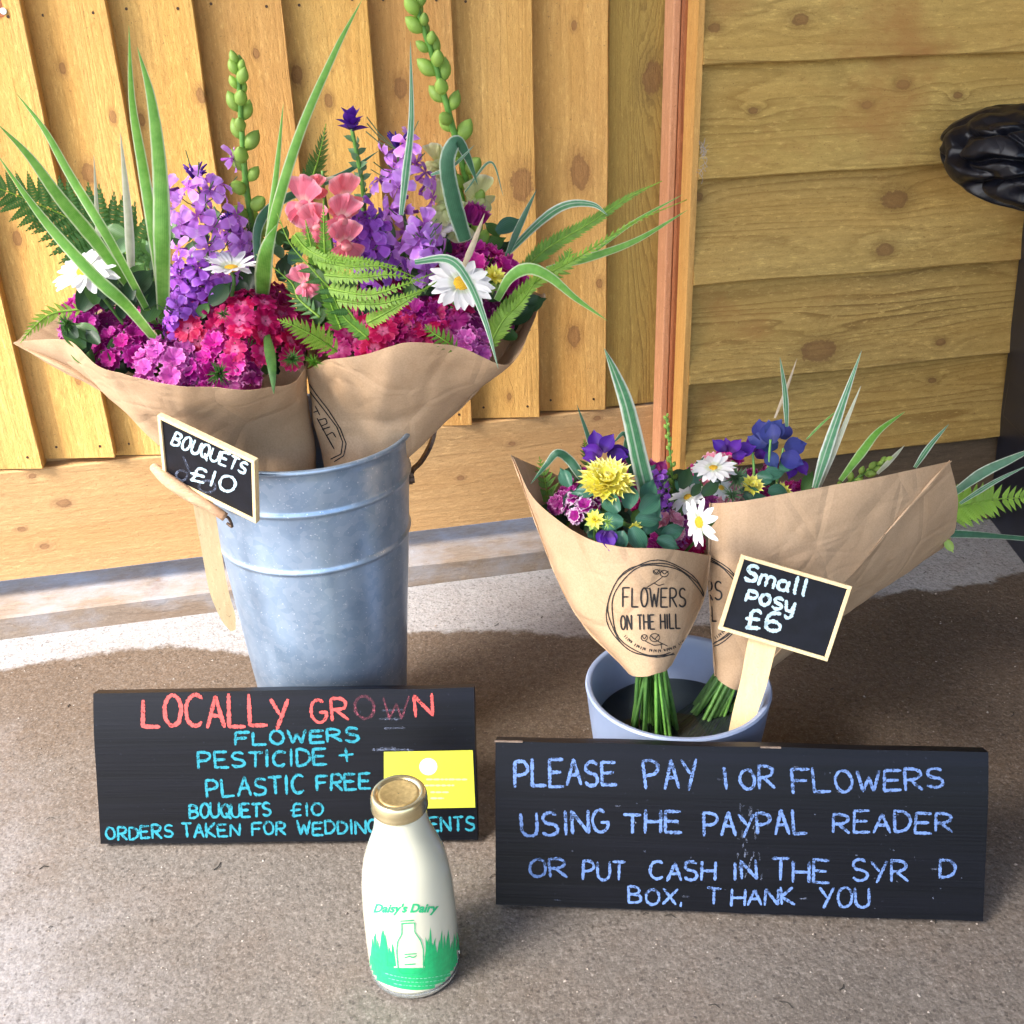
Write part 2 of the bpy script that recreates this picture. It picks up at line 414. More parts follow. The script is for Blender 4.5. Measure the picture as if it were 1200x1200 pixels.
def vboard(x0, x1, zb, zt, yb, thin=.003, thick=.025, mat=None, lean=.0, seed=0):
    """feather edge board: thin left edge, thick proud right edge"""
    r = random.Random(seed); vs, fs = [], []; N = 26
    for i in range(N+1):
        z = zb+(zt-zb)*i/N; w = .0013*noise.noise(V((x1*9, z*7, seed))) ; w2 = .0006*noise.noise(V((x1*9, z*40, seed)))
        cz = .0010*noise.noise(V((x0*5, z*4, seed+7)))
        for (x, y) in ((x0, yb), (x0, yb-thin), ((x0+x1)/2, yb-(thin+thick)/2-cz), (x1+w+w2-.0012, yb-thick-cz), (x1+w+w2, yb-thick+.0012-cz), (x1+w+w2, yb)):
            vs.append(V((x, y, z)))
    for i in range(N):
        for k in range(6):
            a = i*6+k; b = i*6+(k+1) % 6
            fs.append((a, b, b+6, a+6))
    fs.append(tuple(range(6))); fs.append(tuple(N*6+k for k in range(6))[::-1])
    return mk('board', vs, fs, mat, FL)
xs = [px_on(x, 0, YG)[0] for x in (25, 125, 225, 330, 430, 528, 622, 712)]
for k in range(3): xs.insert(0, xs[0]-.09)
bots = {2: 545, 3: 528, 4: 520}
zb0 = at(300, 521, YG).z
m_nail = simple('nail', (.09, .05, .03), .6, .6)
for i in range(1, len(xs)):
    zb = zb0+random.uniform(-.002, .003)
    if i == 3: zb = at(60, 541, YG).z
    b = vboard(xs[i-1]-.004, xs[i], zb, 1.25+random.uniform(-.01, .01), YG+.017, mat=m_left, seed=i)
    for fx in (.2, .82):
        for nz in (zb+.016, at(300, 6, YG).z+random.uniform(-.004, .004)):
            x = xs[i-1]+(xs[i]-xs[i-1])*fx; yy = YG+.017-(.003+.022*fx)
            mk('nail', *tube_vf([V((x, yy+.002, nz)), V((x, yy-.0011, nz))], .0017, 8), m_nail, FL)
# flat green-tinged board next to the post
xg0 = xs[-1]+.0015; xg1 = at(788, 0, YG).x
vs, fs = box_vf(xg0, xg1, YG-.0005, YG+.011, at(740, 474, YG).z, 1.25)
tag(bevel(mk('board', vs, fs, m_green, FL), .0015), 'flat greenish board with a big dark knot')
# gravel board
zt, zb = zb0-.002, at(300, 645, YG).z
vs, fs = [], []
N = 60
for i in range(N+1):
    x = -1.2+(at(768, 480, YG).x+1.2)*i/N; w = .001*noise.noise(V((x*8, 3, 1))); w2 = .0012*noise.noise(V((x*14, 9, 1)))
    for (y, z) in ((YG+.022, zb+w), (YG, zb+w), (YG, zb+.002+w), (YG+w*.5, (zb+zt)/2), (YG, zt-.002+w2), (YG+.002, zt+w2), (YG+.022, zt+w2)): vs.append(V((x, y, z)))
for i in range(N):
    for k in range(7):
        a = i*7+k; b = i*7+(k+1) % 7; fs.append((a, a+7, b+7, b))
fs.append(tuple(range(7))[::-1]); fs.append(tuple(N*7+k for k in range(7)))
tag(mk('gravel_board', vs, fs, m_gravelb, FL), 'wide pale horizontal board under the uprights')
# cross board ends and back cover
vs, fs = box_vf(-1.2, at(760, 300, YG).x, YG+.03, YG+.07, .4, .47); mk('rail', vs, fs, m_left, FL)
vs, fs = box_vf(-1.2, at(765, 300, YG).x, YG+.0225, YG+.045, zb0-.05, zb0+.06); mk('rail', vs, fs, m_gravelb, FL)
# rusty hinge plate in the top left corner
hp = at(1, 6, YG-.002)
vs, fs = box_vf(hp.x-.03, hp.x+.010, YG-.0035, YG-.001, hp.z-.012, hp.z+.03)
h = bevel(mk('hinge_plate', vs, fs, simple('rust', (.45, .14, .05), .8, .0, noise_sc=120, amt=.5, bump=.4), FL), .001)
vs, fs = tube_vf([V((at(5, 13, YG).x, YG-.0035, at(5, 13, YG).z)), V((at(5, 13, YG).x, YG-.006, at(5, 13, YG).z))], .0035, 12)
mk('screw', vs, fs, simple('screw_steel', (.7, .7, .68), .3, 1), h)

# sill beam on the ground
m_sill = wood('sill_wood', 'x', (.30, .245, .195), (.23, .18, .14), (.10, .07, .05), [(at(182, 704, 1.325).x, at(182, 704, 1.325).z, .006)], rings=70, tint_var=.05, stain=(14, .45, .7, (.30, .30, .32)))
vs, fs = [], []
x0s, x1s = -1.2, .4995
N = 50
for i in range(N+1):
    x = x0s+(x1s-x0s)*i/N; w = .0015*noise.noise(V((x*6, 1, 4))); ztp = .034
    for (y, z) in ((1.325, .0), (1.325+w*.5, .0), (1.325+w, ztp-.003+w), (1.328+w, ztp+w), (1.425, ztp+.002), (1.425, 0)): vs.append(V((x, y, z)))
for i in range(N):
    for k in range(6):
        a = i*6+k; b = i*6+(k+1) % 6; fs.append((a, a+6, b+6, b))
fs.append(tuple(range(6))[::-1]); fs.append(tuple(N*6+k for k in range(6)))
tag(mk('timber_sill', vs, fs, m_sill), 'grey weathered timber beam lying on the concrete below the upright board fence', 'timber beam')

# post between the fences
m_post = wood('post_wood', 'z', (.42, .15, .06), (.32, .10, .035), (.16, .04, .012), [], rings=150, tint_var=.02, linecon=.8)
m_side_strip = wood('side_strip_wood', 'z', (.62, .33, .19), (.56, .27, .14), (.36, .14, .06), [], rings=60, tint_var=.02)
p0 = at(800, 0, 1.335).x; p1 = at(820, 0, 1.335).x; pl = at(789, 0, 1.34).x
PT = thing('fence_post', 'reddish timber post with a paler strip on its left where the two fences meet', 'post', V((p0, 1.38, 0)))
vs, fs = box_vf(p0+.0005, p1, 1.335, 1.425, 0, 1.3); bevel(mk('post', vs, fs, m_post, PT), .0025)
vs, fs = box_vf(pl, p0, 1.338, 1.371, 0, 1.3); bevel(mk('side_strip', vs, fs, m_side_strip, PT), .002)  # separate paler strip standing for the post's left side

# right fence of horizontal boards
kr = []
for px, py, rp in ((938, 23, 8), (1062, 100, 7), (1018, 123, 6), (1125, 112, 5), (1052, 235, 14), (1035, 292, 10), (958, 410, 18), (1100, 400, 6), (836, 33, 6), (885, 130, 5), (930, 590, 14), (1096, 448, 5), (820, 232, 6)):
    x, z = px_on(px, py, 1.305); kr.append((x, z, rp*.0009))
m_right = wood('fence_wood_olive', 'x', (.62, .43, .14), (.45, .29, .075), (.15, .08, .015), kr, rings=200, linecon=.95, tint_var=.16, rough_bump=.7, stain=(6, .54, .74, (.34, .16, .04)))
m_rdark = wood('fence_wood_dark', 'x', (.15, .10, .062), (.11, .072, .045), (.05, .032, .02), [], rings=70, tint_var=.05)
FR = thing('board_fence', 'olive brown fence of lapped horizontal boards on the right, beside the black bin', 'fence', V((1.0, 1.31, 0)))
zz = [.1410, .2700, .4045, .5385, .6700, .803, .937, 1.07, 1.2]
xl = at(821, 100, 1.305).x
def hboard(z0, z1, mat, seed, proud=.0, name='board', xa=None):
    vs, fs = [], []; N = 70; xa = xl if xa is None else xa
    for i in range(N+1):
        x = xa+(2.3-xa)*i/N; w = .0022*noise.noise(V((x*6, z0*11, seed)))+.0007*noise.noise(V((x*50, z0, seed))); c = .001*noise.noise(V((x*3, z0*5, seed+3)))
        for (y, z) in ((1.325, z0+w), (1.298+c, z0+w), (1.2965+c, z0+.0015+w), (1.308+c, (z0+z1)/2), (1.3185, z1+.006), (1.325, z1+.006)): vs.append(V((x, y-proud, z)))
    for i in range(N):
        for k in range(6):
            a = i*6+k; b = i*6+(k+1) % 6; fs.append((a, a+6, b+6, b))
    fs.append(tuple(range(6))[::-1]); fs.append(tuple(N*6+k for k in range(6)))
    return mk(name, vs, fs, mat, FR)
for i in range(len(zz)-1):
    hboard(zz[i], zz[i+1]-.0005, m_right, i*3+1)
tag(hboard(.0035, zz[0], m_rdark, 40, proud=-.003), 'dark brown bottom board')
# narrow edge trim at the left end of the boards
vs, fs = box_vf(xl-.0085, xl-.0005, 1.3, 1.34, .0, 1.25)
mk('edge_strip', vs, fs, m_left, FR)
# wisp of cobweb on the boards
parts = []; r = random.Random(5); c0 = at(822, 190, 1.298)
for i in range(26):
    a = V((c0.x+r.uniform(-.004, .004), c0.y-r.uniform(0, .004), c0.z+r.uniform(-.018, .018)))
    b = a+V((r.uniform(-.006, .006), r.uniform(-.004, .002), r.uniform(-.012, .012))); m_ = (a+b)/2+V((r.uniform(-.003, .003), -.002, 0))
    parts.append(tube_vf(catmull([a, m_, b], 6), .00022, 4))
vs, fs = join(parts)
tag(mk('cobweb', vs, fs, simple('cobweb', (.35, .33, .33), .8)), 'grey wisp of cobweb on the board end near the post', 'cobweb')

# unseen roof and side wall, added so the light falls off to the right
m_blocker = simple('light_blocker', (.16, .13, .10), .85, noise_sc=8, amt=.3)
v_, f_ = box_vf(SHADE_ROOF_X, 4.2, -1.6, 1.5, 2.05, 2.12)
tag(mk('unseen_shade_roof', v_, f_, m_blocker), 'unseen roof slab added to shade the right of the display', 'unseen light blocker')
v_, f_ = box_vf(2.2, 2.26, -1.6, 1.3, 0, 2.045)
tag(mk('unseen_shade_wall', v_, f_, m_blocker), 'unseen side wall added to hold back light from the right', 'wall')

# ------------------------------------------------------------------ bin with black bag
m_bin = simple('bin_plastic', (.006, .008, .017), .42, noise_sc=30, amt=.3, bump=.12, bsc=400)
A = ground_at(1157, 607); B = ground_at(1200, 664)
e1 = (B-A).normalized(); L1 = .42; A2 = A+e1*L1
e2 = V((-e1.y, e1.x, 0)); e2 = e2 if e2.x > 0 else -e2
corn = [A, A2, A2+e2*.45, A+e2*.45]; ztop = .475
drift = at(1200, 240, A.y)-V((A.x, A.y, at(1200, 240, A.y).z))
ctr = (corn[0]+corn[2])/2
vs = []; 
for s, z in ((1, 0.0), (1, .02), (1.0, ztop), (1.0, ztop+.0)):
    for c in corn:
        k = V((drift.x, 0, 0)) * (z/ztop) if c in (corn[0], corn[1]) else V((-drift.x, 0, 0))*(z/ztop)
        vs.append(V((c.x, c.y, z))+k)
inn = [v+(V((ctr.x, ctr.y, v.z))-v)*.06 for v in vs[-4:]]; vs += inn; vs += [v-V((0, 0, .3)) for v in inn]
fs = [(3, 2, 1, 0)]
for r_ in range(5):
    for k in range(4): fs.append((r_*4+k, r_*4+(k+1) % 4, r_*4+4+(k+1) % 4, r_*4+4+k))
fs.append((20, 21, 22, 23))
fs = [f for f in fs]
T = thing('litter_bin', 'tall plain dark navy bin standing at the right edge against the fence', 'bin', ctr)
bevel(mk('bin_body', vs, fs, m_bin, T), .006, 3)
# rim lip of the bin
rimv = [v.copy() for v in vs[12:16]]
parts = []
for k in range(4):
    a, b = rimv[k], rimv[(k+1) % 4]; parts.append(tube_vf([a, b], .006, 8))
v_, f_ = join(parts); mk('rim', v_, f_, m_bin, T, smooth=True)

def bag():
    import bmesh
    bm = bmesh.new(); bmesh.ops.create_icosphere(bm, subdivisions=7, radius=1)
    c = at(1208, 183, 1.17)
    s = px2m(c)
    rb_ = random.Random(21); PL = []
    for i in range(80):
        nn_ = V((rb_.gauss(0, 1), rb_.gauss(0, 1), rb_.gauss(0, 1))).normalized(); PL.append((nn_, rb_.uniform(.88, .985)))
    for v in bm.verts:
        p = v.co.copy(); q = p*1.0
        h_ = min(hh/max(.05, p.dot(nn_)) for nn_, hh in PL)
        rg_ = abs(noise.noise(V((p.x*.9+p.z*.5, p.z*1.3-p.x*.7, p.y*1.1))*1.25)); rh_ = abs(noise.noise(V((p.x*1.9+4, p.z*2.1+p.x*.9, p.y*1.5))))
        d = p*(1.0-.17*max(0, 1-rg_*4.2)**1.3-.08*max(0, 1-rh_*4.5)+.10*noise.noise(p*1.2))
        v.co = c+CR*(d.x*90*s)+V((0, 1, 0))*(d.y*.10)+CU*(d.z*63*s)
    me = bpy.data.meshes.new('bin_bag'); bm.to_mesh(me); bm.free()
    t = NT('black_plastic_film'); t.col((.004, .0045, .008)); t.p(Roughness=.36); t.b.inputs['Specular IOR Level'].default_value = .3
    v1 = t.n('TexVoronoi', feature='DISTANCE_TO_EDGE'); w = t.n('VectorMath', operation='ADD'); P = t.pos()
    nn = t.n('TexNoise'); t.l(P, nn.inputs[0]); nn.inputs['Scale'].default_value = 18; t.l(P, w.inputs[0])
    ms = t.vmath('MULTIPLY', nn.outputs['Color'], (.06, .06, .06)); t.l(ms, w.inputs[1]); t.l(w.outputs[0], v1.inputs['Vector']); v1.inputs['Scale'].default_value = 24
    t.bump(t.math('ADD', t.rng(v1.outputs[0], 0, .25), t.math('MULTIPLY', t.noise(P, 40, 2), .8)), .3, .004)
    me.materials.append(t.m); me.polygons.foreach_set('use_smooth', [True]*len(me.polygons))
    o = inst('bin_bag', me, None, Matrix.Identity(4)); cc = sum((v.co for v in me.vertices), V((0, 0, 0)))/len(me.vertices)
    for v in me.vertices: v.co -= cc
    o.matrix_local = Matrix.Translation(cc); WM[o.name] = o.matrix_local.copy()
    tag(o, 'shiny crumpled black plastic bag bulging over the top of the dark bin', 'plastic bag')
bag()

# ------------------------------------------------------------------ paper wraps
def paper_mat():
    t = NT('kraft_paper'); P = t.pos()
    f = t.noise(P, 600, 3, .6); big = t.noise(P, 14, 3)
    st = t.noise(t.scale(P, 900, 900, 60), 1, 2)
    c = t.mix(t.ramp(big, [(.35, 0), (.65, 1)]), (.56, .375, .225), (.61, .42, .26))
    c = t.mix(t.ramp(f, [(.35, .3), (.65, 0)]), c, (.32, .18, .08))
    c = t.mix(t.ramp(t.noise(t.scale(P, 30, 30, 5), 1, 4, .6), [(.5, 0), (.8, .3)]), c, (.36, .20, .09))
    c = t.mix(t.ramp(st, [(.5, 0), (.8, .2)]), c, (.66, .46, .30))
    t.col(c); t.p(Roughness=.62)
    vf = t.n('TexVoronoi', feature='DISTANCE_TO_EDGE'); t.l(t.scale(P, 1, 1, .75), vf.inputs['Vector']); vf.inputs['Scale'].default_value = 13
    vg = t.n('TexVoronoi', feature='DISTANCE_TO_EDGE'); t.l(t.scale(P, .7, 1, 1.2), vg.inputs['Vector']); vg.inputs['Scale'].default_value = 27
    b0 = t.bump(t.math('ADD', t.rng(vf.outputs[0], 0, .07), t.math('MULTIPLY', t.rng(vg.outputs[0], 0, .10), t.ramp(t.noise(P, 9, 2), [(.45, 0), (.6, .6)]))), .33, .0022)
    r1 = t.math('ABSOLUTE', t.math('SUBTRACT', t.noise(t.scale(P, 1.6, 1, .8), 8, 1, .4), .5))
    r2 = t.math('ABSOLUTE', t.math('SUBTRACT', t.noise(t.scale(P, .8, 1, 1.7), 17, 1, .4), .5))
    b = t.bump(t.math('ADD', t.rng(r1, 0, .09), t.math('MULTIPLY', t.rng(r2, 0, .06), .4)), .2, .003, b0)
    t.bump(t.math('ADD', f, t.noise(P, 35, 3)), .12, .001, b)
    tr = t.n('BsdfTranslucent'); t.l(c, tr.inputs[0]); mx = t.n('MixShader'); mx.inputs[0].default_value = .12
    t.l(t.b.outputs[0], mx.inputs[1]); t.l(tr.outputs[0], mx.inputs[2]); t.l(mx.outputs[0], t.out.inputs[0])
    return t.m
m_paper = paper_mat()
m_ink = simple('black_ink', (.018, .016, .016), .6)
def P3(L): return [at(*p) for p in L]
def loft(rings, parent, n=144, m=48, sharp=(), amp=.0025, seed=0, label=None):
    """rings: bottom to top, each a closed loop of points; same number of control points"""
    for sx in sorted(sharp, reverse=True):
        rings = [r[:sx]+[r[sx].lerp(r[sx-1], .06), r[sx], r[sx].lerp(r[(sx+1) % len(r)], .06)]+r[sx+1:] for r in rings]
    R = [catmull(r, n, True) for r in rings]
    cols = [catmull([R[j][k] for j in range(len(R))], m) for k in range(n)]
    vs = []; 
    for j in range(m):
        for k in range(n): vs.append(cols[k][j].copy())
    out = []
    for i, v in enumerate(vs):
        j, k = divmod(i, n); t_ = j/(m-1)
        a = vs[j*n+(k+1) % n]-vs[j*n+(k-1) % n]; b = vs[min(j+1, m-1)*n+k]-vs[max(j-1, 0)*n+k]
        nn = a.cross(b); nn = nn.normalized() if nn.length > 1e-9 else V((0, -1, 0))
        q = v*16+V((seed*3.3, 0, 0))
        w = noise.noise(q)*1.3+noise.noise(q*2.3)*.6+1.0*(.3-abs(noise.noise(V((k/n*9.0, t_*1.0, seed*9.1))))) - .8*max(0, .16-abs(noise.noise(q*.9+V((5, 5, 5)))))*4
        out.append(v+nn*(w*amp*(.35+.65*sin(pi*min(1, t_*.9)))))
    fs = [(j*n+k, j*n+(k+1) % n, (j+1)*n+(k+1) % n, (j+1)*n+k) for j in range(m-1) for k in range(n)]
    o = mk('paper_wrap', out, fs, m_paper, parent, smooth=True)
    bvh = BVHTree.FromPolygons([tuple(v) for v in out], fs)
    sm = o.modifiers.new('thickness', 'SOLIDIFY'); sm.thickness = .0003; sm.offset = -1; o.modifiers.new('crisp', 'EDGE_SPLIT').split_angle = rad(45)
    return o, bvh

# ------------------------------------------------------------------ lettering drawn as strokes on real surfaces
def arc(cx, cy, rx, ry, a0, a1, n=9):
    return [(cx+rx*cos(rad(a0+(a1-a0)*i/(n-1))), cy+ry*sin(rad(a0+(a1-a0)*i/(n-1)))) for i in range(n)]
GL = {
 'A': [[(0, 0), (.5, 1), (1, 0)], [(.2, .38), (.82, .38)]],
 'B': [[(0, 0), (0, 1)], [(0, 1)]+arc(.35, .76, .5, .24, 90, -90)+[(0, .52)], [(0, .52)]+arc(.4, .26, .55, .26, 90, -90)+[(0, 0)]],
 'C': [arc(.55, .5, .55, .5, 50, 310, 12)],
 'D': [[(0, 0), (0, 1)], [(0, 1)]+arc(.25, .5, .75, .5, 90, -90, 11)+[(0, 0)]],
 'E': [[(.95, 1), (0, 1), (0, 0), (1, 0)], [(0, .52), (.8, .52)]],
 'e': [arc(.5, .5, .5, .5, 60, 180, 7)+arc(.5, .5, .5, .5, 180, 310, 7), [(.02, .5), (.75, .52)]],
 'F': [[(1, 1), (0, 1), (0, 0)], [(0, .52), (.8, .52)]],
 'G': [arc(.5, .5, .5, .5, 55, 350, 13)+[(1, .45), (.55, .45)]],
 'H': [[(0, 1), (0, 0)], [(1, 1), (1, 0)], [(0, .5), (1, .5)]],
 'I': [[(.5, 1), (.5, 0)]],
 'K': [[(0, 1), (0, 0)], [(.9, 1), (.05, .45), (1, 0)]],
 'L': [[(0, 1), (0, 0), (.95, 0)]],
 'M': [[(0, 0), (.1, 1), (.5, .3), (.9, 1), (1, 0)]],
 'N': [[(0, 0), (0, 1), (1, 0), (1, 1)]],
 'O': [arc(.5, .5, .5, .5, 95, 455, 16)],
 'P': [[(0, 0), (0, 1)], [(0, 1)]+arc(.4, .73, .55, .27, 90, -90)+[(0, .46)]],
 'Q': [arc(.5, .5, .5, .5, 95, 455, 16), [(.55, .3), (1.1, -.12)]],
 'R': [[(0, 0), (0, 1)], [(0, 1)]+arc(.4, .74, .55, .26, 90, -90)+[(0, .48)], [(.3, .48), (1, 0)]],
 'S': [arc(.52, .75, .45, .25, 35, 270, 9)+arc(.48, .25, .5, .25, 90, -150, 9)],
 'T': [[(0, 1), (1, 1)], [(.5, 1), (.5, 0)]],
 'U': [[(0, 1), (0, .4)]+arc(.5, .35, .5, .35, 180, 360)+[(1, 1)]],
 'V': [[(0, 1), (.5, 0), (1, 1)]],
 'W': [[(0, 1), (.25, 0), (.5, .7), (.75, 0), (1, 1)]],
 'X': [[(0, 1), (1, 0)], [(1, 1), (0, 0)]],
 'Y': [[(0, 1), (.5, .5)], [(1, 1), (.3, -.1)]],
 '1': [[(.5, 1), (.5, 0)]],
 '0': [arc(.5, .5, .5, .5, 95, 455, 16)],
 '6': [arc(.75, .75, .65, .3, 80, 180, 5)+[(.02, .4)]+arc(.5, .28, .48, .28, 180, 540, 14)],
 '+': [[(0, .5), (1, .5)], [(.5, .95), (.5, .05)]],
 '.': [[(.4, .0), (.6, .05)]],
 ',': [[(.5, .1), (.4, -.12)]],
 "'": [[(.5, 1), (.4, .75)]],
 '£': [arc(.62, .72, .35, .26, 30, 190, 7)+[(.3, .4), (.22, .02)]+[(.05, .0), (.95, .06)], [(0, .45), (.85, .5)]],
 'm': [[(0, 0), (0, .6)], [(0, .45)]+arc(.25, .42, .22, .18, 150, 0, 6)+[(.47, 0)], [(.47, .42)]+arc(.74, .42, .25, .18, 150, 0, 6)+[(1, 0)]],
 'a': [arc(.42, .3, .4, .3, 40, 400, 13), [(.85, .6), (.85, .1), (1, 0)]],
 'l': [[(.5, 1), (.5, .08), (.7, 0)]],
 'p': [[(0, .65), (0, -.05)], [(0, .62)]+arc(.4, .42, .55, .22, 90, -90)+[(0, .2)]],
 'o': [arc(.5, .3, .48, .3, 95, 455, 13)],
 's': [arc(.5, .46, .42, .16, 35, 270, 7)+arc(.5, .15, .45, .16, 90, -150, 7)],
 'y': [[(0, .6)]+[(.1, .25)]+arc(.45, .25, .35, .2, 190, 350, 6)+[(.85, .6)], [(.85, .6), (.85, 0)]+arc(.5, -.08, .35, .25, 0, -150, 7)],
 'i': [[(.5, .6), (.5, 0)], [(.5, .85), (.5, .9)]],
 'r': [[(.1, .6), (.1, 0)], [(.1, .35)]+arc(.5, .35, .4, .24, 160, 50, 5)],
}
NARROW = {'I': .3, '1': .35, "'": .25, '.': .25, ',': .25, 'l': .4, 'i': .3, ' ': .6, 'M': 1.25, 'W': 1.3, 'm': 1.2}
def word(txt, x0, y0, x1, y1, h, jit=.05, seed=1, gap=.28, slant=0.0, h1=None):
    """strokes in picture-plane units: baseline from (x0,y0) to (x1,y1), letter height h"""
    r = random.Random(seed+len(txt)*13+int(x0)); adv = [NARROW.get(c, 1) for c in txt]
    tot = sum(adv)+gap*(len(txt)-1); u = V((x1-x0, y1-y0)); L = u.length; u.normalize(); n_ = V((u.y, -u.x)); cw = L/tot
    out = []; cur = 0; h1 = h if h1 is None else h1
    for c, a in zip(txt, adv):
        hh = (h+(h1-h)*cur/tot)*(1+r.uniform(-jit, jit)*1.2); dy = r.uniform(-jit, jit)*h*.6; rot = r.uniform(-jit, jit)
        for st in GL.get(c, []):
            pts = []
            for (gx, gy) in st:
                gx += rot*gy+slant*gy*.5
                p = V((x0, y0))+u*((cur+gx*a)*cw)+n_*(gy*hh+dy); pts.append((p.x+r.uniform(-1, 1)*jit*h*.25, p.y+r.uniform(-1, 1)*jit*h*.25))
            out.append(pts)
        cur += a+gap
    return out
def ribbons(strokes, width, hit, mat, name, parent, lift=.0004, jitw=.15, seed=0, step=1.2, mode=None):
    """turn pixel strokes into thin raised ribbons lying on the surface returned by hit(px,py)->(point,normal)"""
    vs, fs = [], []; r = random.Random(seed); li = 0
    for st in strokes:
        pts = [V(p) for p in st]; D = [pts[0]]
        for a, b in zip(pts, pts[1:]):
            n_ = max(1, int((b-a).length/step))
            for i in range(1, n_+1): D.append(a.lerp(b, i/n_))
        if len(D) < 2: continue
        if len(D) > 4:
            D = [D[0]]+[(D[i-1]+D[i]*2+D[i+1])/4 for i in range(1, len(D)-1)]+[D[-1]]
        li += 1; prev = None; m = len(D)
        for i, p in enumerate(D):
            t_ = (D[min(i+1, m-1)]-D[max(i-1, 0)]); 
            if t_.length < 1e-6: continue
            t_.normalize(); nn = V((-t_.y, t_.x))
            e = min(i, m-1-i)*step; w = width*.5*min(1, .55+e/max(width, .1))*(1+r.uniform(-jitw, jitw))
            if i == 0: p = p-t_*width*.25
            if i == m-1: p = p+t_*width*.25
            A_, B_ = hit(p.x+nn.x*w, p.y+nn.y*w), hit(p.x-nn.x*w, p.y-nn.y*w)
            if A_ is None or B_ is None or (A_[0]-B_[0]).length > width*.0035: prev = None; continue
            lf = lift+.00002*(li % 12)
            vs += [A_[0]+A_[1]*lf, B_[0]+B_[1]*lf]; k = len(vs)-2
            if prev is not None: fs.append((prev, prev+1, k+1, k))
            prev = k
    if not fs: return None
    return mk(name, vs, fs, mat, parent)
def plane_hit(p0, n_):
    def f(px, py):
        d = ray(px, py); k = (p0-CP).dot(n_)/d.dot(n_); return CP+d*k, n_
    return f
def bvh_hit(bvh):
    def f(px, py):
        d = ray(px, py).normalized(); loc, nn, idx, dist = bvh.ray_cast(CP, d)
        if loc is None: return None
        if nn.dot(d) > 0: nn = -nn
        return loc, nn
    return f

# ------------------------------------------------------------------ plant pieces
def patch(L, w, prof, curl=0.0, cup=0.0, ruffle=0.0, nt=5, ns=4, seed=0, teeth=0, x0=0.0, z0=0.0, tilt=0.0):
    """petal along +x in the xy plane, z = face side"""
    r = random.Random(seed); ph = r.uniform(0, 6); vs, uv, fs = [], [], []
    for i in range(nt+1):
        t_ = i/nt
        for j in range(ns+1):
            s = j/ns*2-1; ww = w*prof(t_)
            x = x0+L*t_*(1-.12*s*s*t_); 
            if teeth and i == nt: x += L*.09*(1 if j % 2 else -1)
            y = s*ww; z = z0+tilt*t_*L+curl*L*t_*t_+cup*ww*s*s+ruffle*L*t_*sin(s*5+ph+t_*3)
            vs.append(V((x, y, z))); uv.append((j/ns, t_))
    for i in range(nt):
        for j in range(ns):
            a = i*(ns+1)+j; fs.append((a, a+1, a+ns+2, a+ns+1))
    return vs, fs, uv
def rotz(vs, a): return [V((v.x*cos(a)-v.y*sin(a), v.x*sin(a)+v.y*cos(a), v.z)) for v in vs]
def collect(ps):
    vs, fs, uv = [], [], []
    for v, f, u in ps:
        o = len(vs); vs += v; fs += [tuple(i+o for i in q) for q in f]; uv += u
    return vs, fs, uv
obov = lambda t: .18+.95*(t**.8)*(1-.25*t**6)
oval = lambda t: max(.03, sin(pi*min(1, .08+t*.9))**.75)
lance = lambda t: max(.02, (sin(pi*(t**.7)))**.9)
strap = lambda t: max(.1, min(1, .55+t*1.2)*(1-max(0, t-.72)**1.5*5.5))
def floret_mesh(mat, seed, n=5, double=False):
    ps = []; r = random.Random(seed)
    for lay in range(2 if double else 1):
        for k in range(n):
            p = patch(1-.3*lay, .60 if n == 5 else .5, obov, curl=-.14+.25*lay, cup=.12, ruffle=.10+.09*double, nt=4, ns=6, seed=seed*7+k, teeth=1, x0=.06, z0=.03*k/n+.12*lay, tilt=.16+.3*lay+r.uniform(-.06, .06))
            ps.append((rotz(p[0], 2*pi*k/n+r.uniform(-.1, .1)+lay*.6), p[1], p[2]))
    return mesh_data('floret', *collect(ps)[:2], mat, collect(ps)[2])
def rocket_mesh(mat, seed):
    ps = []; r = random.Random(seed)
    for k in range(4):
        p = patch(1, .37, obov, curl=-.3+r.uniform(-.3, .25), cup=.15, ruffle=.10, nt=4, ns=4, seed=seed*5+k, x0=.08, tilt=.12+r.uniform(-.12, .12))
        ps.append((rotz(p[0], pi/2*k+r.uniform(-.15, .15)), p[1], p[2]))
    c = collect(ps); tv, tf = tube_vf([V((0, 0, 0)), V((0, 0, -.9))], .09, 5, .12); o = len(c[0])
    return mesh_data('floret', c[0]+tv, c[1]+[tuple(i+o for i in q) for q in tf], mat, c[2]+[(.5, .1)]*len(tv))
def ell_vf(L, r_, n=8, m=6, tip=1.0):
    vs = []; fs = []
    for i in range(m+1):
        t_ = i/m; rr = r_*(sin(pi*min(.999, max(.02, t_)))**.7)*(1-.25*t_*tip)
        for k in range(n): vs.append(V((rr*cos(2*pi*k/n), rr*sin(2*pi*k/n), L*t_)))
    for i in range(m):
        for k in range(n): fs.append((i*n+k, i*n+(k+1) % n, (i+1)*n+(k+1) % n, (i+1)*n+k))
    fs.append(tuple(range(n))[::-1]); fs.append(tuple(m*n+k for k in range(n)))
    return vs, fs

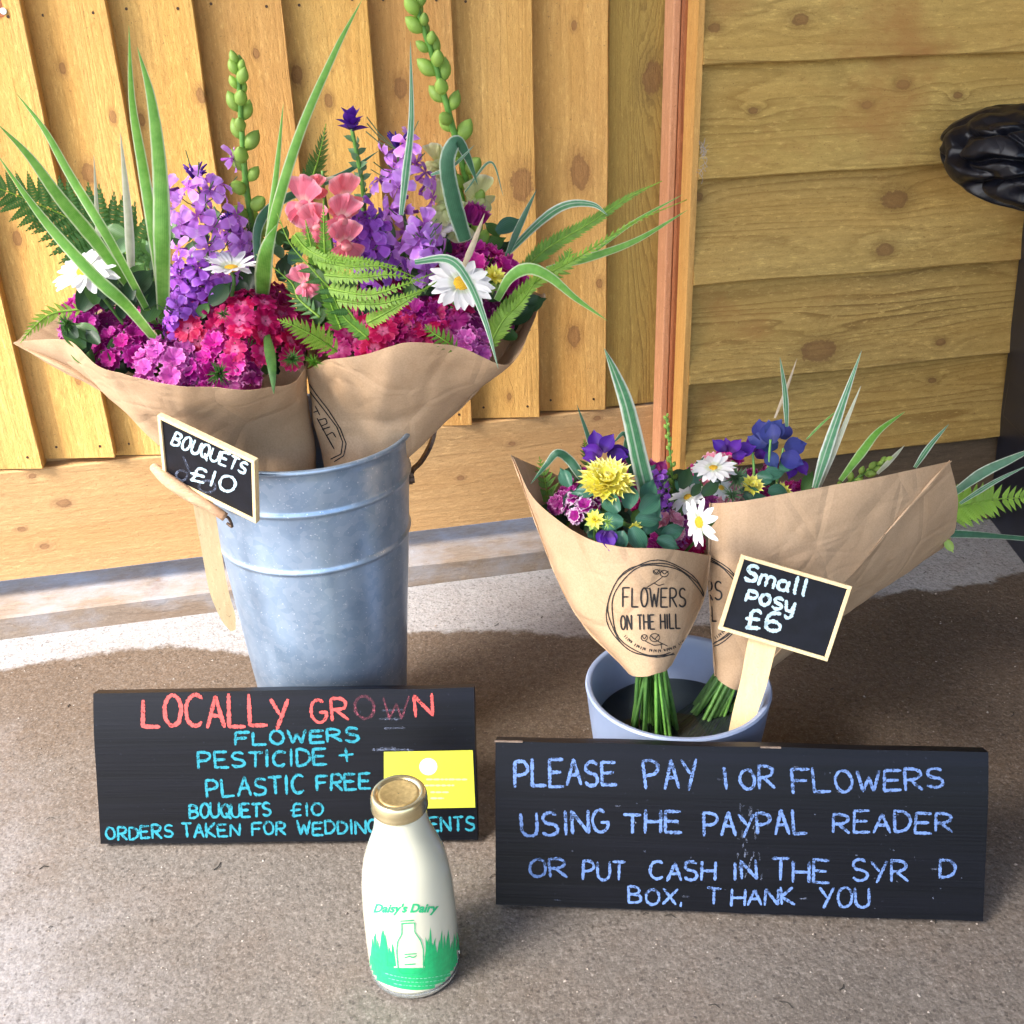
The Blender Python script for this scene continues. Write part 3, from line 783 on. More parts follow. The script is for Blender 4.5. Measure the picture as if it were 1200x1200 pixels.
PM = {
 'cerise': petal('petal_cerise', (.66, .14, .30), (.47, .002, .09), (.62, .04, .20)),
 'crimson': petal('petal_crimson', (.46, .06, .2), (.32, .001, .09), (.52, .035, .2)),
 'magenta': petal('petal_magenta', (.36, .01, .2), (.42, .008, .24), (.58, .09, .42)),
 'hotpink': petal('petal_hotpink', (.60, .02, .28), (.70, .02, .36), (.82, .16, .5)),
 'orchid': petal('petal_orchid', (.50, .07, .42), (.60, .10, .45), (.74, .27, .62)),
 'plum': petal('petal_plum', (.20, .01, .12), (.26, .01, .15), (.60, .20, .45)),
 'pink': petal('petal_pink', (.85, .45, .55), (.80, .30, .44), (.90, .62, .70)),
 'carn': petal('petal_magenta_white', (.28, .01, .18), (.36, .01, .24), (.85, .62, .80), e0=.7),
 'rocket': petal('petal_violet', (.36, .09, .44), (.66, .28, .86), (.78, .46, .92), vein=.15, var=.22),
 'rocketd': petal('petal_deep_violet', (.22, .03, .32), (.42, .11, .66), (.56, .24, .80), vein=.15, var=.22),
 'indigo': petal('petal_indigo', (.05, .01, .13), (.085, .018, .30), (.13, .03, .42), vein=.3),
 'blue': petal('petal_dusky_blue', (.03, .04, .15), (.045, .06, .24), (.07, .10, .34), vein=.3),
 'snap': petal('petal_coral_pink', (.90, .55, .50), (.86, .22, .30), (.90, .42, .48), trans=.4),
 'cream': petal('petal_cream', (.62, .66, .25), (.66, .70, .34), (.76, .76, .55), trans=.4),
 'white': petal('petal_white', (.66, .70, .55), (.80, .80, .80), (.84, .84, .84), vein=.06, var=.05, trans=.3),
 'yellow': petal('petal_yellow', (.88, .70, .05), (.92, .84, .15), (.93, .88, .36), vein=.06, var=.05, trans=.2),
}
LG = {
 'dark': leafmat('leaf_dark', (.018, .05, .018), (.03, .08, .028)),
 'mid': leafmat('leaf_mid', (.06, .16, .035), (.10, .23, .05)),
 'fern': leafmat('fern_green', (.14, .34, .035), (.20, .42, .055), trans=.45),
 'fernd': leafmat('fern_dark', (.05, .15, .028), (.075, .20, .04), trans=.4),
 'lime': leafmat('leaf_lime', (.30, .48, .08), (.40, .58, .13), trans=.4),
 'limef': leafmat('fern_lime', (.22, .42, .04), (.32, .52, .07), trans=.45),
 'teal': leafmat('leaf_blue_green', (.045, .15, .10), (.075, .22, .14), rough=.4),
 'sage': leafmat('leaf_sage', (.13, .25, .12), (.18, .32, .16)),
 'blade': leafmat('blade_green', (.13, .36, .045), (.20, .46, .075), trans=.4, margin=(.68, .74, .50), stripes=(.38,)),
 'bladew': leafmat('blade_white_edged', (.05, .20, .09), (.09, .28, .12), trans=.35, margin=(.70, .74, .66), stripes=(.33, .45)),
 'bladed': leafmat('blade_dark', (.03, .11, .055), (.04, .14, .07), trans=.25, margin=(.55, .62, .50), stripes=(.40,)),
 'bladep': leafmat('blade_pale', (.45, .50, .34), (.58, .60, .46), trans=.4, margin=(.72, .74, .62), stripes=(.3,)),
 'bladet': leafmat('blade_tan', (.50, .40, .26), (.60, .50, .36), trans=.4),
 'stem': leafmat('stem_green', (.10, .26, .045), (.16, .36, .07), trans=.05, rough=.35),
 'stemd': leafmat('stem_dark', (.05, .10, .035), (.08, .14, .05), trans=.05),
}
m_disc = simple('daisy_disc', (.72, .42, .02), .8, noise_sc=1200, amt=.3, bump=.8, bsc=1500)
FLO = {k: [floret_mesh(PM[k], i+3, double=(k in ('orchid', 'magenta', 'carn', 'pink', 'hotpink'))) for i in range(3)] for k in ('cerise', 'crimson', 'magenta', 'hotpink', 'orchid', 'plum', 'pink', 'carn')}
ROC = {k: [rocket_mesh(PM[k], i+11) for i in range(4)] for k in ('rocket', 'rocketd', 'white')}

def out_dir(P, cen, a=.55, b=.5, c=1.0): 
    return (to_cam(P)*a+V((0, 0, 1))*b+(P-cen).normalized()*c).normalized()
def head(par, cen, px, py, r_px, kind, Y, fs_=.0112, dens=1.0, dirn=None, dome=.75):
    """sweet william head: a dome of fringed florets over green bracts"""
    Y += .016; P = at(px, py, Y); R_ = r_px*px2m(P); nrm = dirn or out_dir(P, cen); rn = random.Random(int(px*7+py))
    Fm = frame(nrm)
    parts = []
    for i in range(22):      # bracts and stalks under the flowers
        a = rn.uniform(0, 2*pi); q = rn.uniform(.1, .95)
        tip = P+Fm@V((cos(a)*R_*q, sin(a)*R_*q, -R_*.25*(q*q)+R_*.05)); root = P-nrm*R_*1.1
        parts.append(tube_vf([root, (root+tip)/2+nrm*R_*.1, tip], .0012, 4, .0005))
    stem_end = P-nrm*R_*1.0+(cen-P).normalized()*R_*2.2+V((0, .02, 0))
    parts.append(tube_vf(catmull([P-nrm*R_*.3, P-nrm*R_*.9, stem_end], 6), .002, 5))
    v_, f_ = join(parts); hd = mk('sweet_william', v_, f_, LG['mid'], par, uvs=[(.5, .5)]*len(v_), origin=P)
    N = max(5, int((R_/fs_)**2*1.9*dens))
    for i in range(N):
        q = math.sqrt((i+.5)/N); a = i*2.39996+rn.uniform(-.25, .25)
        th = q*1.25
        loc = P+Fm@V((cos(a)*R_*sin(th)/sin(1.25)*.92, sin(a)*R_*sin(th)/sin(1.25)*.92, R_*dome*(cos(th)-1)+R_*.15+rn.uniform(-.06, .06)*R_))
        nn = (Fm@V((cos(a)*sin(th)*.8, sin(a)*sin(th)*.8, cos(th)+.25))+V((rn.uniform(-.22, .22), rn.uniform(-.22, .22), rn.uniform(-.22, .22)))).normalized()
        inst('floret', rn.choice(FLO[kind]), hd, TRS(loc, nn, rn.uniform(0, 6), fs_*rn.uniform(.82, 1.1)))
    return hd
def tuft(par, px, py, r_px, Y, mat='mid', n=60, nrm=None):
    P = at(px, py, Y); R_ = r_px*px2m(P); rn = random.Random(int(px+py)); nrm = nrm or to_cam(P); Fm = frame(nrm); parts = []
    for i in range(n):
        a = rn.uniform(0, 2*pi); th = rn.uniform(0, 1.5)
        d = Fm@V((cos(a)*sin(th), sin(a)*sin(th), cos(th)))
        b = P+d*R_*.15; e = P+d*R_*rn.uniform(.7, 1.05); s = d.orthogonal().normalized()*R_*.06
        parts.append(([b-s, b+s, e], [(0, 1, 2)])); s2 = d.cross(s).normalized()*R_*.06; parts.append(([b-s2, b+s2, e], [(0, 1, 2)]))
    v_, f_ = join(parts); return mk('bud_tuft', v_, f_, LG[mat], par, uvs=[(.5, .5)]*len(v_))
def spike_stem(par, name, pts, r0, r1, mat='stem', n=24):
    P = catmull([at(*p) for p in pts], n); v_, f_ = tube_vf(P, r0, 6, r1)
    return mk(name, v_, f_, LG[mat], par, uvs=[(.5, .5)]*len(v_), smooth=True), P
def rocket_spike(par, pts, rad_px, N, kind='rocket', size=.0125, seed=0, tipbuds=True, taper=.6):
    """stem base->tip with four-petalled flowers round it"""
    sp_, P = spike_stem(par, 'rocket_spike', pts, .0018, .0010, 'stemd')
    rn = random.Random(seed*17+5); R_ = rad_px*px2m(P[0])
    for i in range(N):
        t_ = (i+rn.random())/N; k = t_*(len(P)-1); c = P[int(k)].lerp(P[min(int(k)+1, len(P)-1)], k-int(k))
        a = i*2.4+rn.uniform(-.4, .4); rr = R_*(1-t_*(1-taper))*rn.uniform(.25, 1.18)
        side = V((cos(a), sin(a)*.8-.1, rn.uniform(-.5, .5)))
        loc = c+side*rr; nn = (side+to_cam(c)*.5+V((rn.uniform(-.8, .8), rn.uniform(-.6, .4), rn.uniform(-.5, .9)))).normalized()
        inst('floret', rn.choice(ROC[kind]), sp_, TRS(loc, nn, rn.uniform(0, 6), size*rn.uniform(.8, 1.1)))
    if tipbuds:
        parts = []; e = P[-1]
        for i in range(16):
            d = V((rn.uniform(-1, 1), rn.uniform(-1, 1), rn.uniform(.1, 1.2))).normalized(); L = rn.uniform(.008, .013)
            parts.append(tube_vf([e+d*L*.4-V((0, 0, .004)), e+d*L*.8, e+d*L*1.25], [.0006, .0013, .0005], 5))
        v_, f_ = join(parts); inst('bud_cluster', mesh_data('bud_cluster', [v-e for v in v_], f_, PM['indigo'], [(.5, .5)]*len(v_)), sp_, Matrix.Translation(e))
    parts = []
    for i in range(14):
        t_ = rn.uniform(.05, 1); c = P[int(t_*(len(P)-1))]; a = rn.uniform(0, 6.28); d = V((cos(a), sin(a)-.4, rn.uniform(.2, .9))).normalized(); L = R_*rn.uniform(.7, 1.15)
        parts.append(tube_vf([c, c+d*L*.6, c+d*L+V((0, 0, L*.15))], .0006, 4))
    v_, f_ = join(parts); tag(mk('stalks', v_, f_, LG['stemd'], sp_, uvs=[(.5, .5)]*len(v_)), kind='stuff')
    return sp_
BUD = mesh_data('bud', *ell_vf(1, .36), LG['lime'], [(.5, .5)]*(8*7))
BUDG = mesh_data('bud', *ell_vf(1, .34), LG['sage'], [(.5, .5)]*(8*7))
def bud_spike(par, pts, n, s0, s1, seed=0, me=BUD, name='snapdragon_spike', spread=.9, r0=.0022, stem='stem'):
    """stem base->tip carrying closed buds: s0 bud length at base, s1 at tip"""
    sp_, P = spike_stem(par, name, pts, r0, r0*.55, stem, 30); rn = random.Random(seed)
    for i in range(n):
        t_ = i/(n-1); k = t_*(len(P)-1.01); c = P[int(k)].lerp(P[int(k)+1], k-int(k)); tg = (P[int(k)+1]-P[int(k)]).normalized()
        a = i*2.2+rn.uniform(-.3, .3); s = s0+(s1-s0)*t_
        x = tg.orthogonal().normalized(); y = tg.cross(x); side = x*cos(a)+y*sin(a)
        d = (side*spread*(1-.5*t_)+tg*(.75+.6*t_)).normalized()
        inst('bud', me, sp_, TRS(c+side*s*.12, d, rn.uniform(0, 6), s*rn.uniform(.74, 1.14)))
    return sp_
def snap_mesh(mat, seed):
    r = random.Random(seed); ps = []
    def add(a, **k):
        p = patch(seed=seed*9+int(a*10), **k); ps.append((rotz(p[0], a), p[1], p[2]))
    for a in (pi/2-.42, pi/2+.42): add(a, L=1.15, w=.6, prof=obov, curl=-.35, cup=.3, ruffle=.2, nt=6, ns=5, tilt=.9)
    for a in (-pi/2-.75, -pi/2, -pi/2+.75): add(a, L=1.05, w=.5, prof=obov, curl=-.9, cup=.3, ruffle=.18, nt=6, ns=5, tilt=.75)
    c = collect(ps); v1, f1 = ell_vf(1.1, .42, 10, 6, .2); v1 = [V((v.x, v.y-.05, v.z-.75)) for v in v1]
    v2, f2 = ell_vf(.4, .2, 10, 6, .2); v2 = [V((v.x*1.5, v.y-.2, v.z+.15)) for v in v2]
    vs, fs, uv = c; o = len(vs); vs = vs+v1; fs = fs+[tuple(i+o for i in q) for q in f1]; uv = uv+[(.5, .6)]*len(v1)
    o = len(vs); vs = vs+v2; fs = fs+[tuple(i+o for i in q) for q in f2]; uv = uv+[(.5, .3)]*len(v2)
    return mesh_data('bloom', vs, fs, mat, uv)
SNP = {k: [snap_mesh(PM[k], i+1) for i in range(3)] for k in ('snap', 'cream')}
def snap_spike(par, pts, blooms, kind, seed=0, name='snapdragon'):
    sp_, P = spike_stem(par, name, pts, .0022, .0013); rn = random.Random(seed)
    for (px, py, Y, s_px, nx) in blooms:
        c = at(px, py, Y); nn = (to_cam(c)+CR*nx+V((0, 0, rn.uniform(-.1, .3)))).normalized()
        inst('bloom', rn.choice(SNP[kind]), sp_, TRS(c, nn, rn.uniform(-.4, .4), s_px*1.25*px2m(c)))
    return sp_
PETW = [mesh_data('petal', *(lambda p: (p[0], p[1]))(patch(1, .155, lambda t: max(.25, min(1, .5+t*1.4)*(1-max(0, t-.8)*2.6)), curl=c_, cup=.25, ruffle=.012, nt=6, ns=3, seed=i)), PM['white'], patch(1, .155, oval, nt=6, ns=3)[2]) for i, c_ in enumerate((-.10, -.2, .04))]
def disc_mesh(n=14, m=5):
    vs, fs = [], []
    for i in range(m+1):
        th = pi/2*i/m
        for k in range(n): vs.append(V((cos(2*pi*k/n)*sin(th+.02), sin(2*pi*k/n)*sin(th+.02), .42*cos(th))))
    for i in range(m):
        for k in range(n): fs.append((i*n+k, (i+1)*n+k, (i+1)*n+(k+1) % n, i*n+(k+1) % n))
    fs.append(tuple(range(n)))
    return mesh_data('flower_centre', vs, fs, m_disc)
DISC = disc_mesh()
def daisy(par, px, py, r_px, Y, nrm, n=21, disc=.27, seed=0, stem_to=None, tiltp=0.05, name='daisy'):
    P = at(px, py, Y); R_ = r_px*px2m(P); rn = random.Random(seed+int(px)); nrm = nrm.normalized(); Fm = frame(nrm)
    cc_ = WM[par.name].translation; end = stem_to or (P-nrm*.02+(cc_+V((0, .03, 0))-P)*.5)
    v_, f_ = tube_vf(catmull([P-nrm*.002, P-nrm*.018, end], 8), .0017, 6)
    cv, cf = ell_vf(R_*.10, R_*.25, 10, 4); cv = [P+Fm@V((v.x, v.y, -v.z)) for v in cv]
    v_, f_ = join([(v_, f_), (cv, cf)])
    d = mk(name, v_, f_, LG['mid'], par, uvs=[(.5, .5)]*len(v_), origin=P)
    for k in range(n):
        a = 2*pi*k/n+rn.uniform(-.09, .09); dr = Fm@V((cos(a), sin(a), rn.uniform(-.12, .12)+tiltp)); dr.normalize()
        side = nrm.cross(dr).normalized(); up = dr.cross(side); Rm = Matrix((dr, side, up)).transposed().to_4x4(); s = R_*rn.uniform(.88, 1.04)
        inst('petal', rn.choice(PETW), d, Matrix.Translation(P+dr*R_*disc*.5+nrm*.0004*(k % 3)) @ Rm @ Matrix.Diagonal((s*(1-disc*.5), s, s, 1)))
    inst('flower_centre', DISC, d, TRS(P+nrm*.0005, nrm, 0, R_*disc))
    return d
CHP = [mesh_data('petal', *patch(1, .17, strap, curl=.22, cup=.5, nt=4, ns=2, seed=i)[:2], PM['yellow'], patch(1, .12, strap, nt=4, ns=2)[2]) for i in range(2)]
def chrys(par, px, py, r_px, Y, nrm, layers=((24, 1.0, .05), (24, .92, .22), (20, .76, .42), (16, .58, .62), (10, .38, .9))):
    P = at(px, py, Y); R_ = r_px*px2m(P); rn = random.Random(4); nrm = nrm.normalized(); Fm = frame(nrm)
    v_, f_ = tube_vf([P, P-nrm*.03, P-nrm*.05-V((0, 0, .04))], .0025, 6); d = mk('chrysanthemum', v_, f_, LG['mid'], par, uvs=[(.5, .5)]*len(v_), origin=P)
    for li, (n, q, el) in enumerate(layers):
        for k in range(n):
            a = 2*pi*(k+.5*(li % 2))/n+rn.uniform(-.08, .08); e = el+rn.uniform(-.1, .1)
            dr = Fm@V((cos(a)*cos(e), sin(a)*cos(e), sin(e))); side = nrm.cross(dr).normalized(); up = dr.cross(side)
            s = R_*q*rn.uniform(.92, 1.05); Rm = Matrix((dr, side, up)).transposed().to_4x4()
            inst('petal', CHP[k % 2], d, Matrix.Translation(P+nrm*R_*.05*li) @ Rm @ Matrix.Diagonal((s, R_*.9, R_*.9, 1)))
    return d
def blade(par, pts, w_px, kind='blade', name='grass_blade', fold=.22, root=.5, tipw=0.0, twist=0.0):
    P = catmull([at(*p) for p in pts], 40); vs, uv, fs = [], [], []; n = len(P)
    for i, p in enumerate(P):
        t_ = i/(n-1); tg = (P[min(i+1, n-1)]-P[max(i-1, 0)]).normalized(); s = tg.cross(to_cam(p)).normalized(); nn = s.cross(tg)
        if twist: s, nn = s*cos(twist*t_)+nn*sin(twist*t_), nn*cos(twist*t_)-s*sin(twist*t_)
        w = w_px*px2m(p)*.5*min(1, root+t_*1.6)*max(tipw, 1-t_**2.6)+.0001
        for j, u in enumerate((-1, -.5, 0, .5, 1)):
            vs.append(p+s*w*u+nn*(w*fold*(u*u-.3)*-1)); uv.append((j/4, t_*3))
    for i in range(n-1):
        for j in range(4): fs.append((i*5+j, i*5+j+1, i*5+j+6, i*5+j+5))
    return mk(name, vs, fs, LG[kind], par, uvs=uv, smooth=True)
LEAF = {k: mesh_data('leaf', *patch(1, .28, oval, curl=-.15, cup=.35, nt=7, ns=4)[:2], LG[k], patch(1, .28, oval, nt=7, ns=4)[2]) for k in ('dark', 'mid', 'teal', 'sage', 'lime')}
LEAF['blue'] = mesh_data('leaf', *patch(1, .42, oval, curl=-.18, cup=.4, nt=7, ns=4)[:2], PM['blue'], patch(1, .42, oval, nt=7, ns=4)[2])
LEAF['round'] = mesh_data('leaf', *patch(1, .36, oval, curl=-.35, cup=.5, ruffle=.07, nt=8, ns=6)[:2], LG['teal'], patch(1, .42, oval, nt=8, ns=6)[2])
LEAF['indigo'] = mesh_data('leaf', *patch(1, .36, oval, curl=-.1, cup=.5, nt=7, ns=4)[:2], PM['indigo'], patch(1, .36, oval, nt=7, ns=4)[2])
LEAF['maroon'] = mesh_data('leaf', *patch(1, .34, oval, curl=.2, cup=.7, nt=7, ns=4)[:2], PM['plum'], patch(1, .34, oval, nt=7, ns=4)[2])
def leaf(par, px, py, ang, L_px, kind, Y, face=None, name='leaf', w=1.0):
    """leaf root at px,py pointing at picture angle ang (deg, 0 = right, 90 = up)"""
    P = at(px, py, Y); d = (CR*cos(rad(ang))+CU*sin(rad(ang)))
    fc = (face or (to_cam(P)+V((random.uniform(-.3, .3), 0, random.uniform(0, .5))))).normalized()
    d = (d-fc*d.dot(fc)*.6).normalized(); side = fc.cross(d).normalized(); up = d.cross(side); s = L_px*px2m(P)
    return inst(name, LEAF[kind], par, Matrix.Translation(P) @ Matrix((d, side, up)).transposed().to_4x4() @ Matrix.Diagonal((s, s*w, s, 1)))
def pinna_mesh(mat, n=11):
    vs, fs, uv = [], [], []
    for i in range(n):                      # toothed lobes either side of a midrib
        t0, t1 = i/n, (i+.92)/n; w = .135*(1-((t0+t1)/2)**1.6)*min(1, .55+t0*4)
        for s in (-1, 1):
            o = len(vs); lean = .035
            vs += [V((t0, 0, 0)), V((t1, 0, 0)), V((t1+lean, s*w*.8, .02)), V(((t0+t1)/2+lean, s*w*1.05, .0)), V((t0+lean*.5, s*w*.85, -.012))]
            uv += [(.5, t0), (.5, t1), (.9, t1), (.95, t0), (.9, t0)]
            fs.append((o, o+1, o+2, o+3, o+4) if s > 0 else (o+4, o+3, o+2, o+1, o))
    return mesh_data('leaflet', vs, fs, mat, uv, smooth=False)
PIN = {k: pinna_mesh(LG[k]) for k in ('fern', 'fernd', 'limef')}
def fern(par, pts, plen_px, kind='fern', n=22, ang=62, side_l=1.0, side_r=1.0, base=.55, curl=0.0, face=None, start=.04, wide=1.5):
    P = catmull([at(*p) for p in pts], 48); v_, f_ = tube_vf(P, .0012, 5, .0004)
    fr = mk('fern_frond', v_, f_, LG['limef'], par, uvs=[(.5, .5)]*len(v_), smooth=True)
    for i in range(n):
        t_ = start+(1-start)*i/(n-1); k = min(len(P)-2, int(t_*(len(P)-1))); c = P[k]; tg = (P[k+1]-P[k]).normalized()
        fc = (face or to_cam(c)).normalized(); fc = (fc-tg*fc.dot(tg)).normalized(); side = fc.cross(tg)
        env = min(1, base+t_*2.2)*(1-t_**1.7)+.04
        for s, q in ((-1, side_r), (1, side_l)):
            if q <= 0: continue
            a = rad(ang-18*t_+random.uniform(-4, 4)); d = (tg*cos(a)+side*s*sin(a)+fc*random.uniform(-.12, .12)).normalized()
            up = (fc-d*fc.dot(d)).normalized(); sd = up.cross(d); L = plen_px*px2m(c)*env*q*random.uniform(.93, 1.05)
            inst('leaflet', PIN[kind], fr, Matrix.Translation(c) @ Matrix((d, sd, up)).transposed().to_4x4() @ Matrix.Diagonal((L, L*wide, L, 1)))
    return fr
def filler(par, box, Y0, Y1, n, kinds, L=(18, 34), seed=0, poly=None):
    rn = random.Random(seed)
    for i in range(n):
        px, py = rn.uniform(box[0], box[2]), rn.uniform(box[1], box[3])
        leaf(par, px, py, rn.uniform(20, 160), rn.uniform(*L), rn.choice(kinds), rn.uniform(Y0, Y1), name='leaf')

#@@PART2
# ------------------------------------------------------------------ galvanised bucket
def galv_mat():
    t = NT('galvanised_steel'); P = t.coord()
    v1 = t.n('TexVoronoi'); t.l(P, v1.inputs['Vector']); v1.inputs['Scale'].default_value = 130
    sv = t.n('SeparateXYZ'); t.l(v1.outputs['Color'], sv.inputs[0])
    n1 = t.noise(P, 22, 4, .6); n2 = t.noise(P, 420, 2, .6); n3 = t.noise(t.scale(P, 40, 40, 4), 1, 3)
    c = t.mix(t.ramp(n1, [(.3, 0), (.7, 1)]), (.25, .35, .49), (.33, .44, .59))
    c = t.mix(t.math('MULTIPLY', sv.outputs[0], .28), c, (.58, .66, .76))
    c = t.mix(t.ramp(n3, [(.5, 0), (.8, .35)]), c, (.17, .23, .33))
    c = t.mix(t.ramp(n2, [(.66, 0), (.72, .75)]), c, (.85, .9, .95))
    t.col(c); t.p(Metallic=.66, Roughness=t.math('ADD', .22, t.math('MULTIPLY', n1, .25)))
    t.bump(t.math('ADD', n1, t.math('MULTIPLY', n2, .3)), .12, .002)
    return t.m
m_galv = galv_mat()
BT, BB = V((-.009, 1.0, 0)), V((-.010, 1.0, 0))
zr = .375
RT, RB = .1035, .072
def rb(z): return RB+(RT-RB)*(z/zr)**.85
b1z, b2z = at(335, 605, .905).z, at(345, 672, .909).z
prof = [(0.001, .004), (rb(0)-.004, .004), (rb(0)-.001, .001), (rb(0), .003)]
z = .012
while z < zr-.004:
    rr_ = rb(z)
    for bz in (b1z, b2z): rr_ += .0022*math.exp(-((z-bz)/.0022)**2)
    prof.append((rr_, z)); z += .0016 if min(abs(z-b1z), abs(z-b2z)) < .008 else .008
for k in range(9):
    a = -pi/2+pi*k/8*1.6; prof.append((RT+.0012+.0026*cos(a), zr-.002+.0026*sin(a)))
for zz_ in (.32, .25, .15, .05, .012): prof.append((rb(zz_)-.0016, zz_))
prof.append((.001, .010))
bucket = thing('metal_bucket', 'tall dented galvanised metal bucket holding two large bouquets', 'bucket', BB)
v_, f_ = lathe_vf(prof, 128, BB, BT, 0, zr)
v_ = [V((v.x+.0012*noise.noise(v*9)*(1-abs(v.z-.17)/.17), v.y+.002*noise.noise(v*9+V((4, 4, 4)))*(1-min(1, abs(v.z-.17)/.17)), v.z)) for v in v_]
mk('bucket_body', v_, f_, m_galv, bucket, smooth=True)
m_rustwire = simple('rusty_wire', (.13, .085, .06), .55, .7, noise_sc=200, amt=.5)
m_grip = wood('grip_wood', 'x', (.55, .36, .22), (.45, .27, .15), (.25, .13, .07), [], rings=60, tint_var=.02)
# left handle: wooden grip on a bent wire, in front of the price tag's stake
gpts = [(180, 547, .935), (196, 562, .920), (222, 580, .905), (246, 594, .895), (264, 606, .893)]
GP = catmull([at(*p) for p in gpts], 20)
hl = mk('handle', *tube_vf(GP, [.0042+.0020*sin(pi*min(1, i/14)) for i in range(20)], 12), m_grip, bucket, smooth=True)
wp = catmull([at(262, 605, .893), at(268, 607, .895), at(272, 617, .903), at(266, 613, .907)], 12)
mk('wire', *tube_vf(wp, .0014, 8), m_rustwire, hl, smooth=True)
mk('wire', *tube_vf(catmull([at(182, 549, .937), at(190, 560, .96), at(215, 575, .985), at(262, 590, .975)], 16), .0013, 6), m_rustwire, hl, smooth=True)
# right handle: flat curved strap behind
SP = catmull([at(481, 566, 1.0), at(483, 552, 1.0), at(494, 540, 1.02), at(505, 520, 1.035), at(509, 500, 1.04), at(500, 480, 1.045)], 22)
vs, fs = [], []
for i, p in enumerate(SP):
    tg = (SP[min(i+1, 21)]-SP[max(i-1, 0)]).normalized(); s = V((0, 1, 0)); nn = tg.cross(s).normalized()
    for a, b in ((-1, -1), (1, -1), (1, 1), (-1, 1)): vs.append(p+s*.004*a+nn*.0019*b)
for i in range(21):
    for k in range(4): fs.append((i*4+k, i*4+(k+1) % 4, i*4+4+(k+1) % 4, i*4+4+k))
fs += [(0, 3, 2, 1), (84, 85, 86, 87)]
hr = mk('handle', vs, fs, m_rustwire, bucket)
e = at(481, 562, .997); mk('rivet', *tube_vf([e-V((.004, 0, 0)), e+V((.004, 0, 0))], .004, 12), m_rustwire, hr)

# ------------------------------------------------------------------ blue grey pot
m_pot = simple('pot_glaze', (.25, .31, .45), .40, noise_sc=25, amt=.07, bump=.06, bsc=300)
PC = V((.321, .821, 0)); PZ = .14; PR = .0905
t = NT('pot_inside'); 
prof = [(.001, .0005), (.072, .0005), (.075, .003), (.0765, .02), (PR-.0035, .11), (PR-.0008, PZ-.004), (PR, PZ-.002), (PR-.0015, PZ), (PR-.0045, PZ), (PR-.0062, PZ-.002), (PR-.0075, PZ-.012), (.072, .012), (.001, .008)]
pot = thing('flower_pot', 'round blue grey glazed pot with water holding two small posies', 'pot', PC)
v_, f_ = lathe_vf(prof, 128, PC); mk('pot_body', v_, f_, m_pot, pot, smooth=True).modifiers.new('split', 'EDGE_SPLIT').split_angle = rad(50)
t = NT('water'); t.col((.08, .10, .10)); t.p(Roughness=.03, IOR=1.33); t.b.inputs['Transmission Weight'].default_value = .75
nv = 96; wr = .0815; wz = .090
v_ = [PC+V((wr*cos(2*pi*k/nv), wr*sin(2*pi*k/nv), wz)) for k in range(nv)]; v_.append(PC+V((0, 0, wz)))
tag(mk('water', v_, [(k, (k+1) % nv, nv) for k in range(nv)], t.m), 'still water standing inside the blue grey pot', 'water')

# ------------------------------------------------------------------ chalk planks
def plank_mat():
    t = NT('blackboard_paint'); P = t.coord('Object'); 
    g1 = t.noise(t.scale(P, 6, 400, 400), 1, 4, .6); g2 = t.noise(t.scale(P, 2, 60, 60), 1, 4, .6); n3 = t.noise(P, 300, 3)
    c = t.mix(t.ramp(g2, [(.3, 0), (.7, 1)]), (.0007, .0008, .0018), (.0028, .003, .0062))
    c = t.mix(t.ramp(n3, [(.68, 0), (.74, .5)]), c, (.025, .028, .045)); t.col(c)
    sm = t.noise(t.scale(P, 8, 16, 16), 1, 4)
    t.p(Roughness=t.math('ADD', .26, t.math('MULTIPLY', sm, .25))); t.b.inputs['Specular IOR Level'].default_value = .18
    t.bump(t.math('ADD', t.math('MULTIPLY', g1, .6), g2), .3, .001)
    return t.m
m_plank = plank_mat()
m_rawend = simple('raw_edge', (.15, .11, .085), .8, noise_sc=200, amt=.4)
def plank(name, bl, br, label, seed):
    th = .018; lean = rad(20); zoff = th*sin(lean)
    a, b = ground_at(*bl, zoff), ground_at(*br, zoff); e = (b-a).normalized(); back = V((-e.y, e.x, 0)); u = V((0, 0, 1))*cos(lean)+back*sin(lean); n_ = e.cross(u)
    H_ = .1515; L_ = (b-a).length; vs, fs = [], []; N = 40
    qs = [0, .012, .05, .09, .105, .115, .125, .135, .144, 1]; K = len(qs)
    def cup(v): return .0042*max(0, (v-.098)/.05)**1.8
    for i in range(N+1):
        s = L_*i/N; w = .0008*noise.noise(V((s*14, seed, 0))); w2 = .0009*noise.noise(V((s*14, seed+5, 0)))
        for v in qs:
            v = H_+w2 if v == 1 else v+(w if v == 0 else 0)
            vs.append(V((s-L_/2, cup(v), v)))
        vs += [V((s-L_/2, th, H_+w2)), V((s-L_/2, th, w))]
    R_n = K+2
    for i in range(N):
        for k in range(R_n):
            fs.append((i*R_n+k, i*R_n+(k+1) % R_n, (i+1)*R_n+(k+1) % R_n, (i+1)*R_n+k))
    fs += [tuple(range(R_n))[::-1], tuple(N*R_n+k for k in range(R_n))]
    me = mesh_data('board', vs, fs, m_plank, smooth=False)
    T_ = thing(name, label, 'sign', (a+b)/2)
    R_ = Matrix((e, -n_, u)).transposed().to_4x4()
    o = inst('board', me, T_, Matrix.Translation((a+b)/2) @ R_)
    WW = Matrix.Translation((a+b)/2) @ R_
    for pl_ in me.polygons: pl_.use_smooth = True
    o.modifiers.new('split', 'EDGE_SPLIT').split_angle = rad(40)
    return T_, bvh_hit(BVHTree.FromPolygons([tuple(WW @ v) for v in vs], fs)), a, e, u, n_
S1, hit1, a1, e1_, u1, n1_ = plank('chalk_sign', (118, 989), (560, 984), 'black plank lettered in red and turquoise chalk, leaning on the metal bucket', 1)
